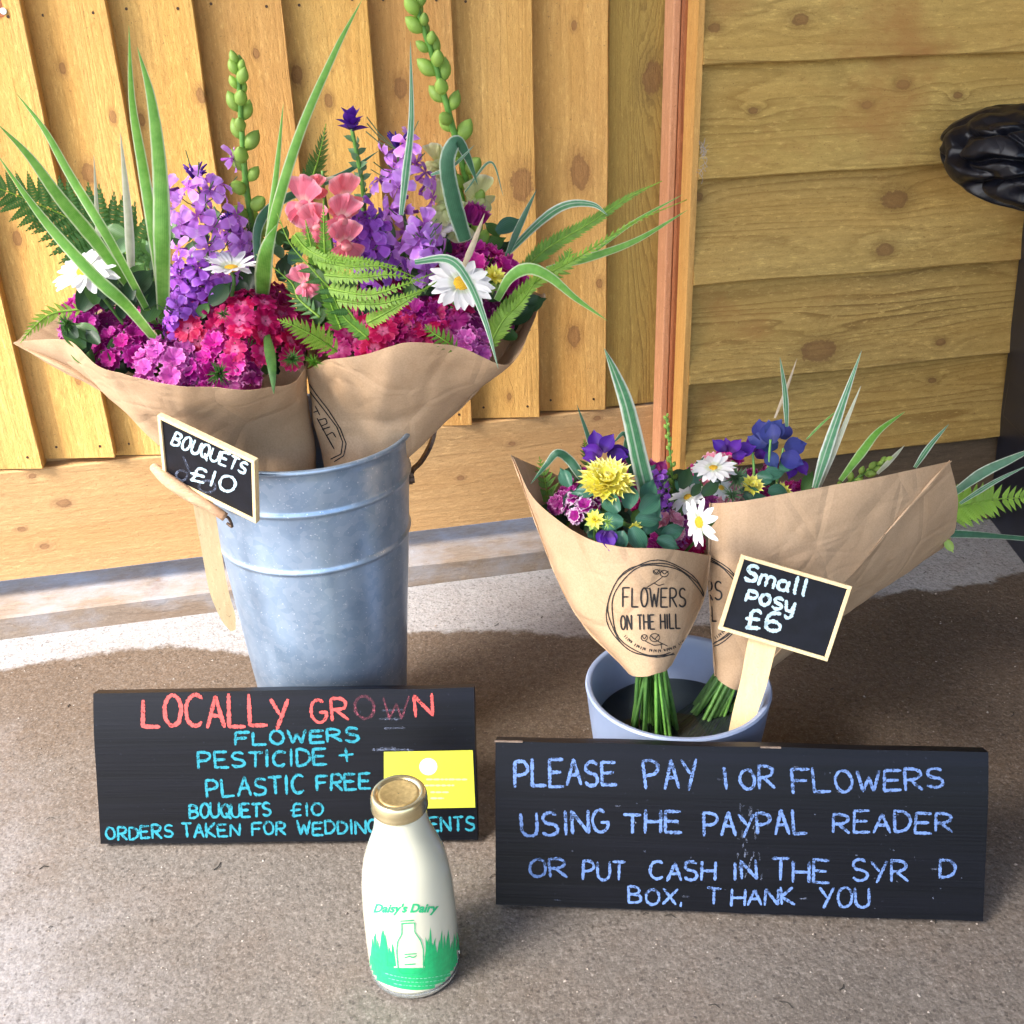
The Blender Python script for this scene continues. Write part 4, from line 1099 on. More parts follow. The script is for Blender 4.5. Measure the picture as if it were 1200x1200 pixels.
CH = {'red': chalkmat('chalk_red', (.46, .065, .06)), 'redf': chalkmat('chalk_red_faded', (.22, .045, .075), .56), 'teal': chalkmat('chalk_turquoise', (.010, .21, .28), .44),
      'blue': chalkmat('chalk_blue', (.12, .21, .46), .47), 'white': chalkmat('chalk_white', (.42, .56, .62), .38), 'ghost': chalkmat('chalk_ghost', (.10, .12, .18), .55)}
def write(par, hit, items, lift=.0005):
    for i, (txt, x0, y0, x1, y1, h, col_, wd, *rest) in enumerate(items):
        kw = rest[0] if rest else {}
        ribbons(word(txt, x0, y0, x1, y1, h, **{'seed': i, 'jit': .085, **kw}), wd*.86, hit, CH[col_], 'lettering', par, lift=lift, seed=i, jitw=.28)
write(S1, hit1, [
 ('LOCALLY', 168, 852, 338, 850, 34, 'red', 5.2), ('GR', 366, 846, 408, 844, 27, 'red', 4.2), ('O', 417, 843, 440, 842, 26, 'redf', 3.5), ('W', 449, 842, 478, 841, 27, 'redf', 2.6), ('N', 487, 840, 507, 838, 25, 'red', 4.4),
 ('FLOWERS', 276, 873, 421, 868, 15, 'teal', 3.8, {'h1': 15}), ('PESTICIDE', 233, 900, 383, 896, 18, 'teal', 3.8), ('+', 399, 894, 415, 893, 17, 'teal', 3.6),
 ('PLASTIC', 243, 934, 357, 928, 21, 'teal', 3.8), ('FREE', 372, 926, 434, 924, 18, 'teal', 3.8), ('BOUQUETS', 223, 959, 318, 956, 16, 'teal', 3.4, {'gap': .2}), ('£10', 341, 957, 379, 955, 15, 'teal', 3.2),
 ('ORDERS', 125, 984, 203, 981, 15, 'teal', 3.2), ('TAKEN', 214, 981, 281, 979, 15, 'teal', 3.2), ('FOR', 296, 979, 335, 977, 15, 'teal', 3.2), ('WEDDING', 349, 978, 443, 976, 15, 'teal', 3.2), ('S+', 448, 976, 468, 976, 15, 'teal', 3.0), ('EVENTS', 476, 975, 556, 972, 15, 'teal', 3.2)])
# yellow card stuck on the plank
def quad_on(hit, pts, lift):
    return [(lambda r_: r_[0]+r_[1]*lift)(hit(*p)) for p in pts]
def card():
    q = quad_on(hit1, [(450, 948), (557, 946), (554, 879), (450, 881)], .0006); n_ = n1_
    vs = q+[p-n_*.0005 for p in q]; fs = [(0, 1, 2, 3), (7, 6, 5, 4), (0, 4, 5, 1), (1, 5, 6, 2), (2, 6, 7, 3), (3, 7, 4, 0)]
    o = mk('notice_card', vs, fs, simple('yellow_card', (.42, .43, .028), .5))
    tag(o, 'bright yellow card with faded white print, stuck on the plank behind the milk bottle', 'card')
    m_w = simple('card_white', (.80, .82, .55), .5); m_f = simple('card_faint', (.70, .74, .22), .5)
    c = [(502+10.5*cos(a*pi/12), 898+10*sin(a*pi/12)) for a in range(24)]
    p = quad_on(hit1, [(502, 898)]+c, .0009); mk('printed_disc', p, [(0, i, i % 24+1) for i in range(1, 25)], m_w, o)
    st = []
    rn = random.Random(2)
    for y, x0, x1 in ((913, 500, 548), (920, 498, 532), (928, 505, 526), (935, 505, 520)):
        x = x0
        while x < x1: L = rn.uniform(3, 7); st.append([(x, y), (min(x+L, x1), y)]); x += L+1.5
    ribbons(st, 2.2, hit1, m_f, 'printed_text', o, lift=.0009)
card()
S2, hit2, a2, e2_, u2, n2_ = plank('chalk_sign', (581, 1060), (1152, 1080), 'black plank lettered in pale blue about paying for flowers, leaning on the blue grey pot', 9)
write(S2, hit2, [
 ('PLEASE', 603, 922, 722, 919, 31, 'blue', 4.4, {'h1': 27}), ('PAY', 757, 925, 818, 921, 30, 'blue', 4.2), ('I', 845, 925, 858, 924, 27, 'blue', 4.2), ('OR', 868, 924, 907, 922, 25, 'blue', 4.0), ('FLOWERS', 929, 929, 1106, 923, 26, 'blue', 4.0, {'h1': 22}),
 ('USING', 612, 979, 714, 976, 26, 'blue', 4.2), ('THE', 732, 976, 798, 976, 23, 'blue', 4.2), ('PAYPAL', 825, 979, 946, 977, 26, 'blue', 4.2), ('READER', 976, 975, 1115, 975, 23, 'blue', 3.8),
 ('OR', 621, 1028, 664, 1027, 20, 'blue', 3.8), ('PUT', 683, 1031, 732, 1031, 21, 'blue', 3.8), ('CASH', 762, 1031, 838, 1031, 22, 'blue', 4.0), ('IN', 859, 1030, 887, 1030, 22, 'blue', 4.0), ('THE', 905, 1031, 971, 1035, 25, 'blue', 4.0), ('SYR', 999, 1032, 1063, 1032, 23, 'blue', 3.8), ('D', 1101, 1028, 1119, 1028, 19, 'blue', 3.8),
 ('BOX,', 737, 1058, 800, 1060, 19, 'blue', 3.6), ('T', 829, 1058, 844, 1059, 18, 'blue', 3.4), ('HANK', 857, 1060, 931, 1060, 18, 'blue', 3.6), ('YOU', 960, 1062, 1019, 1062, 22, 'blue', 3.8)])
rn = random.Random(8); sm_ = []
for i in range(34):
    x = rn.gauss(878, 9); y = rn.uniform(935, 1025); L = rn.uniform(2, 10); sm_.append([(x, y), (x+rn.uniform(-2, 2), y+L)])
for i in range(9):
    x = rn.uniform(600, 1140); y = rn.uniform(895, 1060); L = rn.uniform(3, 9); sm_.append([(x, y), (x+L, y+rn.uniform(-1, 1))])
for i in range(36):
    x = rn.uniform(595, 1145); y = rn.uniform(890, 1065); sm_.append([(x, y), (x+1.3, y+.5)])
tag(ribbons(sm_, 1.6, hit2, CH['ghost'], 'smudge', S2, lift=.0003, seed=4, step=.6, jitw=.6), kind='stuff')
sm_ = []
for i in range(7):
    x = rn.uniform(455, 480); y = rn.uniform(818, 900); L = rn.uniform(5, 24); sm_.append([(x-L/2-40*rn.random(), y), (x+L/2, y+rn.uniform(-1, 1))])
tag(ribbons(sm_, 2.2, hit1, CH['ghost'], 'smudge', S1, lift=.0003, seed=4, jitw=.6), kind='stuff')
# chipped raw wood on the top edge
for i, (xa, xb) in enumerate(((579, 612), (892, 916))):
    ph_ = plane_hit(a2, n2_); pa = ph_(xa, 874+.022*(xa-578))[0]; pb = ph_(xb, 874+.022*(xb-578))[0]
    sA = (pa-a2).dot(e2_); sB = (pb-a2).dot(e2_); c = a2+e2_*(sA+sB)/2+u2*.1517-n2_*.011
    v_, f_ = obox(c+n2_*.0065, e2_*(sB-sA)/2, u2*.0005, n2_*.0016); mk('worn_edge', v_, f_, m_rawend, S2)

# ------------------------------------------------------------------ price tags on stakes
m_pale = wood('stake_wood', 'z', (.74, .58, .34), (.68, .52, .30), (.50, .35, .18), [], rings=80, tint_var=.03, rough_bump=.15)
m_slate = simple('tag_slate', (.003, .0035, .007), .5, 0, .2, noise_sc=60, amt=.5, bump=.1, bsc=500)
def price_tag(name, c, rv, k, w, h, label, stake, seed):
    c = CP+(V(c)-CP)*k; w *= k; h *= k; rv = V(rv); Rm = Matrix.Rotation(rv.length, 3, rv.normalized())
    ex, ez = Rm@V((1, 0, 0)), Rm@V((0, 0, 1)); n_ = -(Rm@V((0, 1, 0)))
    T_ = thing(name, label, 'price sign', c)
    v_, f_ = obox(c, ex*(w/2-.003), ez*(h/2-.003), n_*.0015); mk('slate', v_, f_, m_slate, T_)
    fw = .0035
    for (cx, cz, hx, hz) in ((0, h/2-fw/2, w/2, fw/2), (0, -h/2+fw/2, w/2, fw/2), (-w/2+fw/2, 0, fw/2, h/2-fw), (w/2-fw/2, 0, fw/2, h/2-fw)):
        v_, f_ = obox(c+ex*cx+ez*cz+n_*.0005, ex*hx, ez*hz, n_*.0028); bevel(mk('frame', v_, f_, m_pale, T_), .0005)
    # stake: flat strip following a spline
    P = catmull([at(*q[:3]) for q in stake], 24); wd = [q[3] for q in stake]; vs, fs = [], []
    for i, p in enumerate(P):
        t_ = i/23*(len(wd)-1); j = min(int(t_), len(wd)-2); ww = wd[j]+(wd[j+1]-wd[j])*(t_-j); ww *= px2m(p)*.5
        tg = (P[min(i+1, 23)]-P[max(i-1, 0)]).normalized(); s = tg.cross(to_cam(p)).normalized(); nn = s.cross(tg)
        for a, b in ((-1, -1), (1, -1), (1, 1), (-1, 1)): vs.append(p+s*ww*a+nn*.0018*b)
    for i in range(23):
        for q in range(4): fs.append((i*4+q, i*4+(q+1) % 4, i*4+4+(q+1) % 4, i*4+4+q))
    fs += [(0, 3, 2, 1), (92, 93, 94, 95)]
    mk('stake', vs, fs, m_pale, T_)
    return T_, plane_hit(c+n_*.0015, n_)
T1, hitt1 = price_tag('price_sign', (-.1038, 1.0042, .3433), (.2278, .199, -.6864), .885, .118, .078, 'small framed slate reading bouquets ten pounds, hooked on the handle of the metal bucket',
   [(232, 560, .913, 20), (240, 600, .916, 23), (247, 640, .918, 22), (256, 690, .918, 21), (267, 722, .918, 17), (273, 738, .918, 6)], 1)
T2, hitt2 = price_tag('price_sign', (.4432, .8526, .1884), (-.2862, .3115, -.3617), .90, .113, .080, 'small framed slate reading small posy six pounds, standing in the blue grey pot',
   [(905, 715, .7735, 33), (893, 755, .7725, 33), (883, 800, .770, 30), (872, 838, .768, 27), (862, 880, .766, 24)], 2)
write(T1, hitt1, [('BOUQUETS', 201, 520, 287, 556, 16, 'white', 3.4, {'h1': 12.5, 'gap': .3}), ('£10', 222, 561, 273, 578, 17, 'white', 3.6)], .0004)
ribbons([[(p[0], p[1]) for p in arc(213, 557, 7, 6, 0, 360, 12)], [(p[0], p[1]) for p in arc(243, 570, 10, 7, 0, 360, 12)], [(215, 535), (222, 552), (228, 560)]], 2.6, hitt1, CH['ghost'], 'smudge', T1, lift=.0002)
write(T2, hitt2, [('S', 872, 680, 885, 683, 19, 'white', 5), ('mall', 889, 684, 943, 698, 19, 'white', 4.6), ('posy', 874, 703, 930, 719, 20, 'white', 4.6), ('£6', 873, 735, 914, 741, 20, 'white', 4.8)], .0004)

# ------------------------------------------------------------------ milk bottle
BC = V((.0325, .6690, 0)); BR = .0391
t = NT('milk'); n_ = t.noise(t.coord(), 8, 2)
t.col(t.mix(n_, (.58, .57, .44), (.63, .61, .48))); t.p(Roughness=.12); t.b.inputs['Coat Weight'].default_value = .6; t.b.inputs['Coat Roughness'].default_value = .04; t.b.inputs['Subsurface Weight'].default_value = .15
t.b.inputs['Subsurface Radius'].default_value = (.01, .008, .006); m_milk = t.m
t = NT('clear_glass'); t.col((.85, .90, .88)); t.p(Roughness=.03, IOR=1.5); t.b.inputs['Transmission Weight'].default_value = .9; m_glass = t.m
def br(z):
    pts = [(0.0, .0350), (.004, .0375), (.012, .0388), (.040, .0391), (.069, .0388), (.096, .0376), (.112, .0356), (.122, .0336), (.132, .0306), (.142, .0268), (.152, .0232), (.160, .0215), (.168, .0208), (.176, .0206)]
    for (a, ra), (b, rb_) in zip(pts, pts[1:]):
        if z <= b:
            f = (z-a)/(b-a); f = f; return ra+(rb_-ra)*f
    return pts[-1][1]
bot = thing('milk_bottle', 'glass bottle full of white milk with gold lid and green grass print', 'bottle', BC)
zs = [.0075+i*(.176-.0075)/70 for i in range(71)]
rs = [br(z) for z in zs]
for _ in range(5): rs = [rs[0]]+[(rs[i-1]+rs[i]*2+rs[i+1])/4 for i in range(1, 70)]+[rs[-1]]
prof = [(.001, .0075), (rs[0]-.001, .0075)]+list(zip(rs, zs))
v_, f_ = lathe_vf(prof, 96, BC); bb = mk('bottle_body', v_, f_, m_milk, bot, smooth=True)
bot_bvh = BVHTree.FromPolygons([tuple(v) for v in v_], f_); hitb = bvh_hit(bot_bvh)
v_, f_ = lathe_vf([(.001, .0015), (.032, .0), (.0358, .0), (.0382, .003), (.0388, .0073), (.001, .0073)], 96, BC); mk('bottle_base', v_, f_, m_glass, bot, smooth=True)
t = NT('gold_lid'); t.col(t.mix(t.noise(t.coord(), 300, 3), (.60, .50, .27), (.70, .60, .36))); t.p(Metallic=.9, Roughness=.24); t.bump(t.noise(t.coord(), 60, 3), .08, .001); m_gold = t.m
m_gold2 = simple('gold_lid_worn', (.40, .29, .12), .5, .6, noise_sc=250, amt=.25, bump=.15)
lz = .1745; lp = [(.0205, lz), (.0218, lz-.0008), (.0228, lz+.0012), (.0223, lz+.003), (.0227, lz+.0065), (.0225, lz+.0100), (.0218, lz+.0130), (.0205, lz+.0146), (.0182, lz+.0146), (.0170, lz+.0135), (.0162, lz+.0128)]
v_, f_ = lathe_vf(lp+[(.0161, lz+.0128)], 96, BC); lid = mk('lid', v_, f_, m_gold, bot, smooth=True)
v_, f_ = lathe_vf([(.0161, lz+.0128), (.0155, lz+.0134), (.0143, lz+.0136), (.0130, lz+.0129), (.0005, lz+.0129)], 64, BC); mk('lid_centre', v_, f_, m_gold2, lid, smooth=True)
m_gp = simple('green_print', (.012, .42, .14), .35, noise_sc=200, amt=.12); m_gpt = simple('green_print_line', (.02, .40, .16), .4)
m_gpp = simple('green_print_pale', (.20, .60, .36), .4)
# printed grass band: columns of the picture between a ragged top and a curved bottom edge
def grass_print():
    rn = random.Random(12); vs, fs = [], []
    def col(x, y0, y1, lift, w):
        n_ = max(2, int((y1-y0)/4)); prev = None
        for i in range(n_+1):
            y = y0+(y1-y0)*i/n_; ww = w*(i/n_) if lift > .0003 else w
            A_, B_ = hitb(x-ww-.02, y), hitb(x+ww+.02, y)
            if A_ is None or B_ is None: prev = None; continue
            vs.extend([A_[0]+A_[1]*lift, B_[0]+B_[1]*lift]); k = len(vs)-2
            if prev is not None: fs.append((prev, k, k+1, prev+1))
            prev = k
    def bottom(x): return 1160-((x-490)/56)**2*17+(x-490)*-.02
    def inner(x): return abs(x-480) < 20
    x = 434.5
    while x < 545:
        top = 1134 if 462 < x < 498 else 1120
        col(x, min(top, bottom(x)-8), bottom(x), .00025, 1.05); x += 2.0
    def tri(x, tx, ty, y1, w, lift):
        n_ = 9; prev = None
        for i in range(n_+1):
            f = i/n_; y = ty+(y1-ty)*f; xc = tx+(x-tx)*f**.6; ww = w*f**.75+.02
            A_, B_ = hitb(xc-ww, y), hitb(xc+ww, y)
            if A_ is None or B_ is None: prev = None; continue
            vs.extend([A_[0]+A_[1]*lift, B_[0]+B_[1]*lift]); k = len(vs)-2
            if prev is not None: fs.append((prev, k, k+1, prev+1))
            prev = k
    i = 0; x = 437
    while x < 541:
        if not 463 < x < 497:
            ty = (1094 if x < 445 else 1086 if x < 454 else 1104) if x < 463 else (1090 if 500 < x < 508 else 1104 if x < 515 else 1094)
            tri(x, x+rn.uniform(-4, 4), ty+rn.uniform(-5, 9), min(bottom(x)-5, 1132), 3.2, .00034+.00001*(i % 7)); i += 1
        x += 2.4
    return mk('printed_grass', vs, fs, m_gp, bb)
grass_print()
bo = [[(469, 1079), (485, 1078)], [(470, 1082), (486, 1081)], [(471, 1082), (471, 1094), (466, 1103), (465, 1115), (467, 1138), (472, 1142), (490, 1141), (496, 1136), (496, 1112), (493, 1102), (486, 1092), (486, 1081)], [(474, 1118), (488, 1117)], [(474, 1122), (480, 1120), (484, 1122), (488, 1119)], [(474, 1130), (487, 1129)]]
ribbons(bo, 1.3, hitb, m_gpt, 'printed_bottle', bb, lift=.0005)
st = []
for k, (x0, x1, yy) in enumerate(((452, 528, 1146), (456, 524, 1150.5), (462, 519, 1155))):
    x = x0
    rn = random.Random(k)
    while x < x1:
        L = rn.uniform(1.5, 4); f = lambda q: yy-((q-490)/56)**2*13
        st.append([(x, f(x)), (x+L, f(x+L))]); x += L+1.6
ribbons(st, 1.0, hitb, m_gpp, 'printed_text', bb, lift=.0005)
def font_print(txt, x0, y0, x1, y1, mat, name, hit, par, shear=.35, bold=.035):
    """solid type laid on a curved surface"""
    cu = bpy.data.curves.new('type', 'FONT'); cu.body = txt; cu.size = 1; cu.shear = shear; cu.offset = bold; cu.resolution_u = 3
    ob = bpy.data.objects.new('type', cu); COL.objects.link(ob); dg = bpy.context.evaluated_depsgraph_get(); me = bpy.data.meshes.new_from_object(ob.evaluated_get(dg))
    bpy.data.objects.remove(ob)
    W_ = max(v.co.x for v in me.vertices); u = V((x1-x0, y1-y0))/W_; L = u.length; n2 = V((u.y, -u.x))/L
    vs = []
    for v in me.vertices:
        p = V((x0, y0))+u*v.co.x+n2*v.co.y*L; h_ = hit(p.x, p.y)
        if h_ is None: h_ = (CP, V((0, 0, 1)))
        vs.append(h_[0]+h_[1]*.0004)
    fs = [tuple(p.vertices) for p in me.polygons]
    fs = [f for f in fs if all((vs[i]-CP).length > .1 for i in f)]
    o = mk(name, vs, fs, mat, par); bpy.data.meshes.remove(me); return o
font_print("Daisy's Dairy", 437, 1069, 514, 1068.5, m_gpt, 'printed_name', hitb, bb)

# ------------------------------------------------------------------ bouquets
GB = 'large bouquets wrapped in brown paper standing in the metal bucket'
GPY = 'small posies wrapped in brown paper standing in the blue grey pot'
# ---- A: left bouquet in the bucket
cA = at(230, 500, 1.0)
BA = thing('bouquet', 'left bouquet in the metal bucket, with tall striped leaves and white daisies', 'bouquet', cA, GB)
loft([P3([(266, 585, .985), (268, 592, .97), (276, 600, .955), (285, 612, .93), (310, 612, .93), (345, 606, .945), (370, 592, .975), (366, 578, 1.01), (300, 570, 1.03), (270, 575, 1.02)]),
      P3([(140, 470, 1.01), (150, 486, .975), (178, 508, .965), (212, 520, .955), (252, 527, .95), (305, 522, .955), (358, 500, .98), (354, 470, 1.04), (280, 450, 1.07), (190, 440, 1.06)]),
      P3([(18, 401, 1.03), (80, 399, .975), (120, 431, .935), (190, 450, .905), (250, 456, .895), (310, 455, .905), (352, 440, .945), (350, 385, 1.05), (240, 350, 1.10), (72, 364, 1.08)])], BA, seed=1, sharp=(0,))
cAf = at(230, 470, 1.02)
filler(BA, (90, 345, 350, 440), .97, 1.05, 90, ['dark', 'mid', 'dark'], (24, 48), 1)
filler(BA, (110, 260, 340, 340), 1.03, 1.07, 40, ['dark', 'mid', 'sage'], (18, 36), 5)
for a in ((94, 362, 27, 'magenta', 1.0), (122, 378, 20, 'plum', 1.0), (138, 405, 32, 'magenta', .97), (197, 426, 38, 'orchid', .935), (243, 372, 38, 'cerise', .965), (300, 362, 42, 'cerise', .96),
          (268, 410, 34, 'hotpink', .94), (236, 440, 24, 'magenta', .925), (178, 345, 22, 'hotpink', 1.03), (345, 378, 34, 'crimson', .97), (330, 402, 26, 'cerise', .945), (296, 395, 26, 'cerise', .935), (285, 440, 18, 'plum', .925), (218, 350, 24, 'crimson', 1.02), (85, 385, 16, 'plum', 1.0), (160, 385, 24, 'magenta', .99), (222, 395, 24, 'crimson', .975), (322, 345, 22, 'crimson', 1.0), (262, 345, 22, 'crimson', 1.02)):
    head(BA, cAf, *a[:4], a[4], fs_=.0108 if a[3] in ('orchid', 'magenta') else .0125)
tuft(BA, 257, 438, 21, .905); tuft(BA, 342, 420, 18, .925); tuft(BA, 78, 380, 17, .98); tuft(BA, 368, 424, 14, .935, 'fern'); tuft(BA, 262, 368, 12, .935, 'mid', 40)
rocket_spike(BA, [(250, 360, 1.03), (243, 300, 1.02), (240, 250, 1.01), (228, 205, 1.0)], 47, 40, 'rocket', .0138, 1, taper=.9)
rocket_spike(BA, [(225, 370, 1.02), (222, 340, 1.0), (226, 310, .99)], 30, 26, 'rocketd', .0125, 2, False)
rocket_spike(BA, [(285, 340, 1.05), (285, 300, 1.04), (272, 262, 1.03)], 20, 18, 'rocket', .0125, 3, True)
rocket_spike(BA, [(205, 390, 1.0), (205, 375, .98), (210, 355, .97)], 20, 12, 'rocketd', .0115, 4, False)
bud_spike(BA, [(300, 330, 1.05), (296, 270, 1.04), (288, 215, 1.02), (283, 150, 1.01), (280, 100, 1.0), (279, 76, 1.0)], 28, .0265, .0120, 2, spread=1.0, r0=.0036)
daisy(BA, 100, 318, 41, .985, V((-.25, -.5, 1.0)), seed=1, disc=.26)
daisy(BA, 271, 316, 35, .985, V((.05, -.12, 1.0)), seed=2, disc=.3, tiltp=.35)
fern(BA, [(178, 330, 1.08), (140, 290, 1.09), (80, 255, 1.09), (10, 225, 1.08), (-50, 205, 1.07)], 66, 'fernd', 24, 68, start=.0)
fern(BA, [(95, 362, 1.0), (60, 368, 1.0), (38, 385, .99), (24, 402, .98)], 16, 'limef', 14, 50)
fern(BA, [(352, 235, 1.04), (366, 208, 1.04), (376, 175, 1.03), (382, 145, 1.03)], 24, 'fernd', 16, 45)
fern(BA, [(395, 412, .925), (370, 395, .915), (345, 382, .91), (325, 374, .91)], 22, 'limef', 15, 60)
fern(BA, [(375, 372, .935), (350, 350, .95), (340, 330, .96), (300, 298, .97)], 18, 'fernd', 15, 55)
for b in (([(195, 400, 1.05), (184, 300, .985), (168, 200, .99), (155, 120, .99), (151, 30, .985)], 15, 'blade'),
          ([(192, 405, 1.03), (190, 300, .955), (188, 210, .96), (178, 120, .965), (161, 55, .97)], 21, 'blade'),
          ([(150, 335, .99), (112, 283, .975), (70, 232, .965), (34, 183, .96), (-4, 144, .955)], 17, 'blade'),
          ([(190, 408, 1.0), (150, 360, .935), (112, 325, .925), (66, 275, .93), (33, 233, .93), (-4, 180, .93)], 16, 'blade'),
          ([(192, 400, 1.02), (133, 290, .95), (83, 207, .96), (52, 152, .965), (18, 108, .97)], 12, 'blade'),
          ([(118, 330, 1.01), (114, 260, 1.02), (110, 182, 1.02)], 6, 'bladep'), ([(155, 340, 1.03), (150, 250, 1.035), (141, 155, 1.04)], 11, 'bladep'),
          ([(303, 365, 1.03), (318, 270, .965), (350, 160, .96), (392, 62, .965), (424, 0, .97)], 13, 'blade'),
          ([(312, 290, .97), (323, 210, .975), (332, 122, .98)], 8, 'blade'), ([(306, 365, 1.02), (311, 300, .95), (325, 262, .95)], 21, 'blade'),
          ([(302, 320, 1.0), (303, 265, 1.01), (330, 235, 1.02), (400, 205, 1.03), (445, 176, 1.04)], 12, 'bladed'),
          ([(312, 390, .96), (318, 425, .90), (321, 462, .885)], 13, 'mid'), ([(338, 258, .99), (372, 215, .985), (420, 205, .98)], 6, 'bladep')):
    blade(BA, *b)
for a in ((150, 340, 60, 40, 'mid', 1.02), (158, 355, 130, 30, 'dark', 1.0), (205, 335, 100, 28, 'sage', 1.03), (330, 330, 80, 34, 'dark', 1.02), (340, 310, 60, 30, 'teal', 1.02)): leaf(BA, *a)

# ---- B: right bouquet in the bucket
cB = at(470, 490, 1.0)
BBq = thing('bouquet', 'right bouquet in the metal bucket, with coral snapdragons and an open daisy', 'bouquet', cB, GB)
wB, bvB = loft([P3([(385, 575, .985), (393, 580, .97), (406, 585, .96), (422, 585, .955), (438, 580, .96), (450, 565, .975), (452, 550, .995), (445, 545, 1.02), (425, 548, 1.03), (400, 560, 1.01)]),
      P3([(369, 500, 1.0), (385, 502, .975), (420, 507, .96), (460, 507, .955), (508, 490, .965), (546, 470, .985), (560, 455, 1.02), (530, 430, 1.06), (460, 420, 1.08), (390, 440, 1.05)]),
      P3([(355, 428, .99), (385, 421, .95), (430, 414, .92), (478, 402, .90), (540, 407, .90), (600, 424, .92), (637, 346, 1.02), (590, 330, 1.10), (480, 320, 1.13), (370, 345, 1.08)])], BBq, seed=2, amp=.0034, sharp=(6,))
hb = bvh_hit(bvB)
ribbons([[(357, 447), (366, 462), (380, 480), (395, 500), (402, 518), (400, 532), (388, 538)], [(361, 447), (371, 462), (385, 480), (399, 502), (406, 520), (403, 534), (392, 541)], [(372, 490), (384, 512), (392, 526)],
         [(370, 476), (375, 486)], [(368, 483), (373, 481)], [(374, 492), (382, 490), (384, 496), (377, 499)], [(378, 503), (387, 500)], [(383, 510), (390, 506), (394, 512)]], 1.3, hb, m_ink, 'printed_logo', wB, lift=.0005)
filler(BBq, (365, 340, 610, 400), .98, 1.06, 90, ['dark', 'mid', 'dark'], (24, 46), 2)
filler(BBq, (370, 270, 600, 340), 1.03, 1.08, 46, ['dark', 'mid', 'teal'], (18, 40), 6)
cBf = at(470, 460, 1.02)
for a in ((397, 392, 28, 'crimson', .955), (440, 390, 34, 'cerise', .94), (476, 368, 34, 'cerise', .96), (500, 335, 30, 'plum', 1.0), (572, 303, 34, 'hotpink', 1.0), (535, 290, 26, 'crimson', 1.03), (598, 318, 22, 'hotpink', 1.02),
          (515, 392, 30, 'cerise', .935), (548, 385, 30, 'plum', .94), (560, 350, 26, 'plum', .98), (420, 350, 26, 'crimson', .99), (450, 330, 28, 'crimson', 1.0), (500, 305, 24, 'plum', 1.03), (556, 402, 18, 'orchid', .925), (592, 340, 18, 'crimson', 1.02), (472, 400, 24, 'crimson', .93), (548, 300, 26, 'magenta', 1.02), (530, 360, 26, 'crimson', .96), (585, 365, 18, 'plum', .98), (380, 345, 20, 'cerise', 1.0), (500, 370, 24, 'magenta', .955)):
    head(BBq, cBf, *a[:4], a[4], fs_=.0125)
rocket_spike(BBq, [(480, 330, 1.04), (476, 270, 1.02), (468, 215, 1.01), (466, 170, 1.0)], 38, 25, 'rocket', .0155, 5, taper=.9)
rocket_spike(BBq, [(440, 330, 1.01), (432, 290, 1.0), (430, 250, .99)], 32, 30, 'rocketd', .0140, 6, False)
rocket_spike(BBq, [(495, 330, 1.0), (500, 290, .985), (492, 265, .98)], 24, 9, 'rocket', .0165, 7, False)
rocket_spike(BBq, [(398, 300, 1.03), (402, 270, 1.02), (410, 250, 1.02)], 14, 8, 'rocketd', .011, 8, False)
bud_spike(BBq, [(558, 290, 1.05), (548, 220, 1.04), (528, 140, 1.02), (508, 70, 1.01), (492, 20, 1.0), (482, -20, 1.0)], 34, .0235, .0160, 3, spread=1.05, r0=.0036)
snap_spike(BBq, [(560, 300, 1.06), (545, 240, 1.05), (530, 190, 1.04)], [(514, 190, 1.03, 15, -.5), (519, 240, 1.02, 18, -.3), (558, 232, 1.03, 19, .5), (538, 262, 1.03, 17, 0)], 'cream', 3)
snap_spike(BBq, [(395, 340, 1.0), (386, 270, 1.0), (379, 222, .99), (378, 200, .99)], [(358, 240, .975, 21, -.45), (402, 232, .975, 19, .4), (400, 256, .965, 18, .35), (404, 285, .965, 19, .2), (372, 262, .97, 17, -.2), (358, 332, .955, 14, -.3), (372, 220, .985, 10, 0)], 'snap', 2)
# clary tip with purple bracts
sp_, P_ = spike_stem(BBq, 'clary_spike', [(428, 290, 1.02), (426, 230, 1.01), (420, 190, 1.005), (412, 150, 1.0)], .0024, .0018, 'stem')
for i in range(26):
    k = int(i/26*20)+1; a = i*2.4; c = P_[k]; d = V((cos(a), sin(a), .7)).normalized(); sd = d.orthogonal().normalized(); up = d.cross(sd)
    inst('bract', LEAF['sage'], sp_, Matrix.Translation(c) @ Matrix((d, sd, up)).transposed().to_4x4() @ Matrix.Scale(.011, 4))
for i in range(11):
    a = i*2.4; el = .25+.1*i; c = P_[-1]; d = V((cos(a)*cos(el), sin(a)*cos(el), sin(el))); sd = d.cross(V((0, 0, 1))).normalized(); up = sd.cross(d)
    inst('bract', LEAF['indigo'], sp_, Matrix.Translation(c+V((0, 0, .0007*i-.003))) @ Matrix((d, sd, up)).transposed().to_4x4() @ Matrix.Scale(.0165, 4))
daisy(BBq, 541, 333, 40, .955, V((.12, -.65, .75)), seed=3, disc=.27)
daisy(BBq, 514, 272, 32, 1.02, V((-.35, -.3, .9)), seed=4, disc=.3, tiltp=.3)
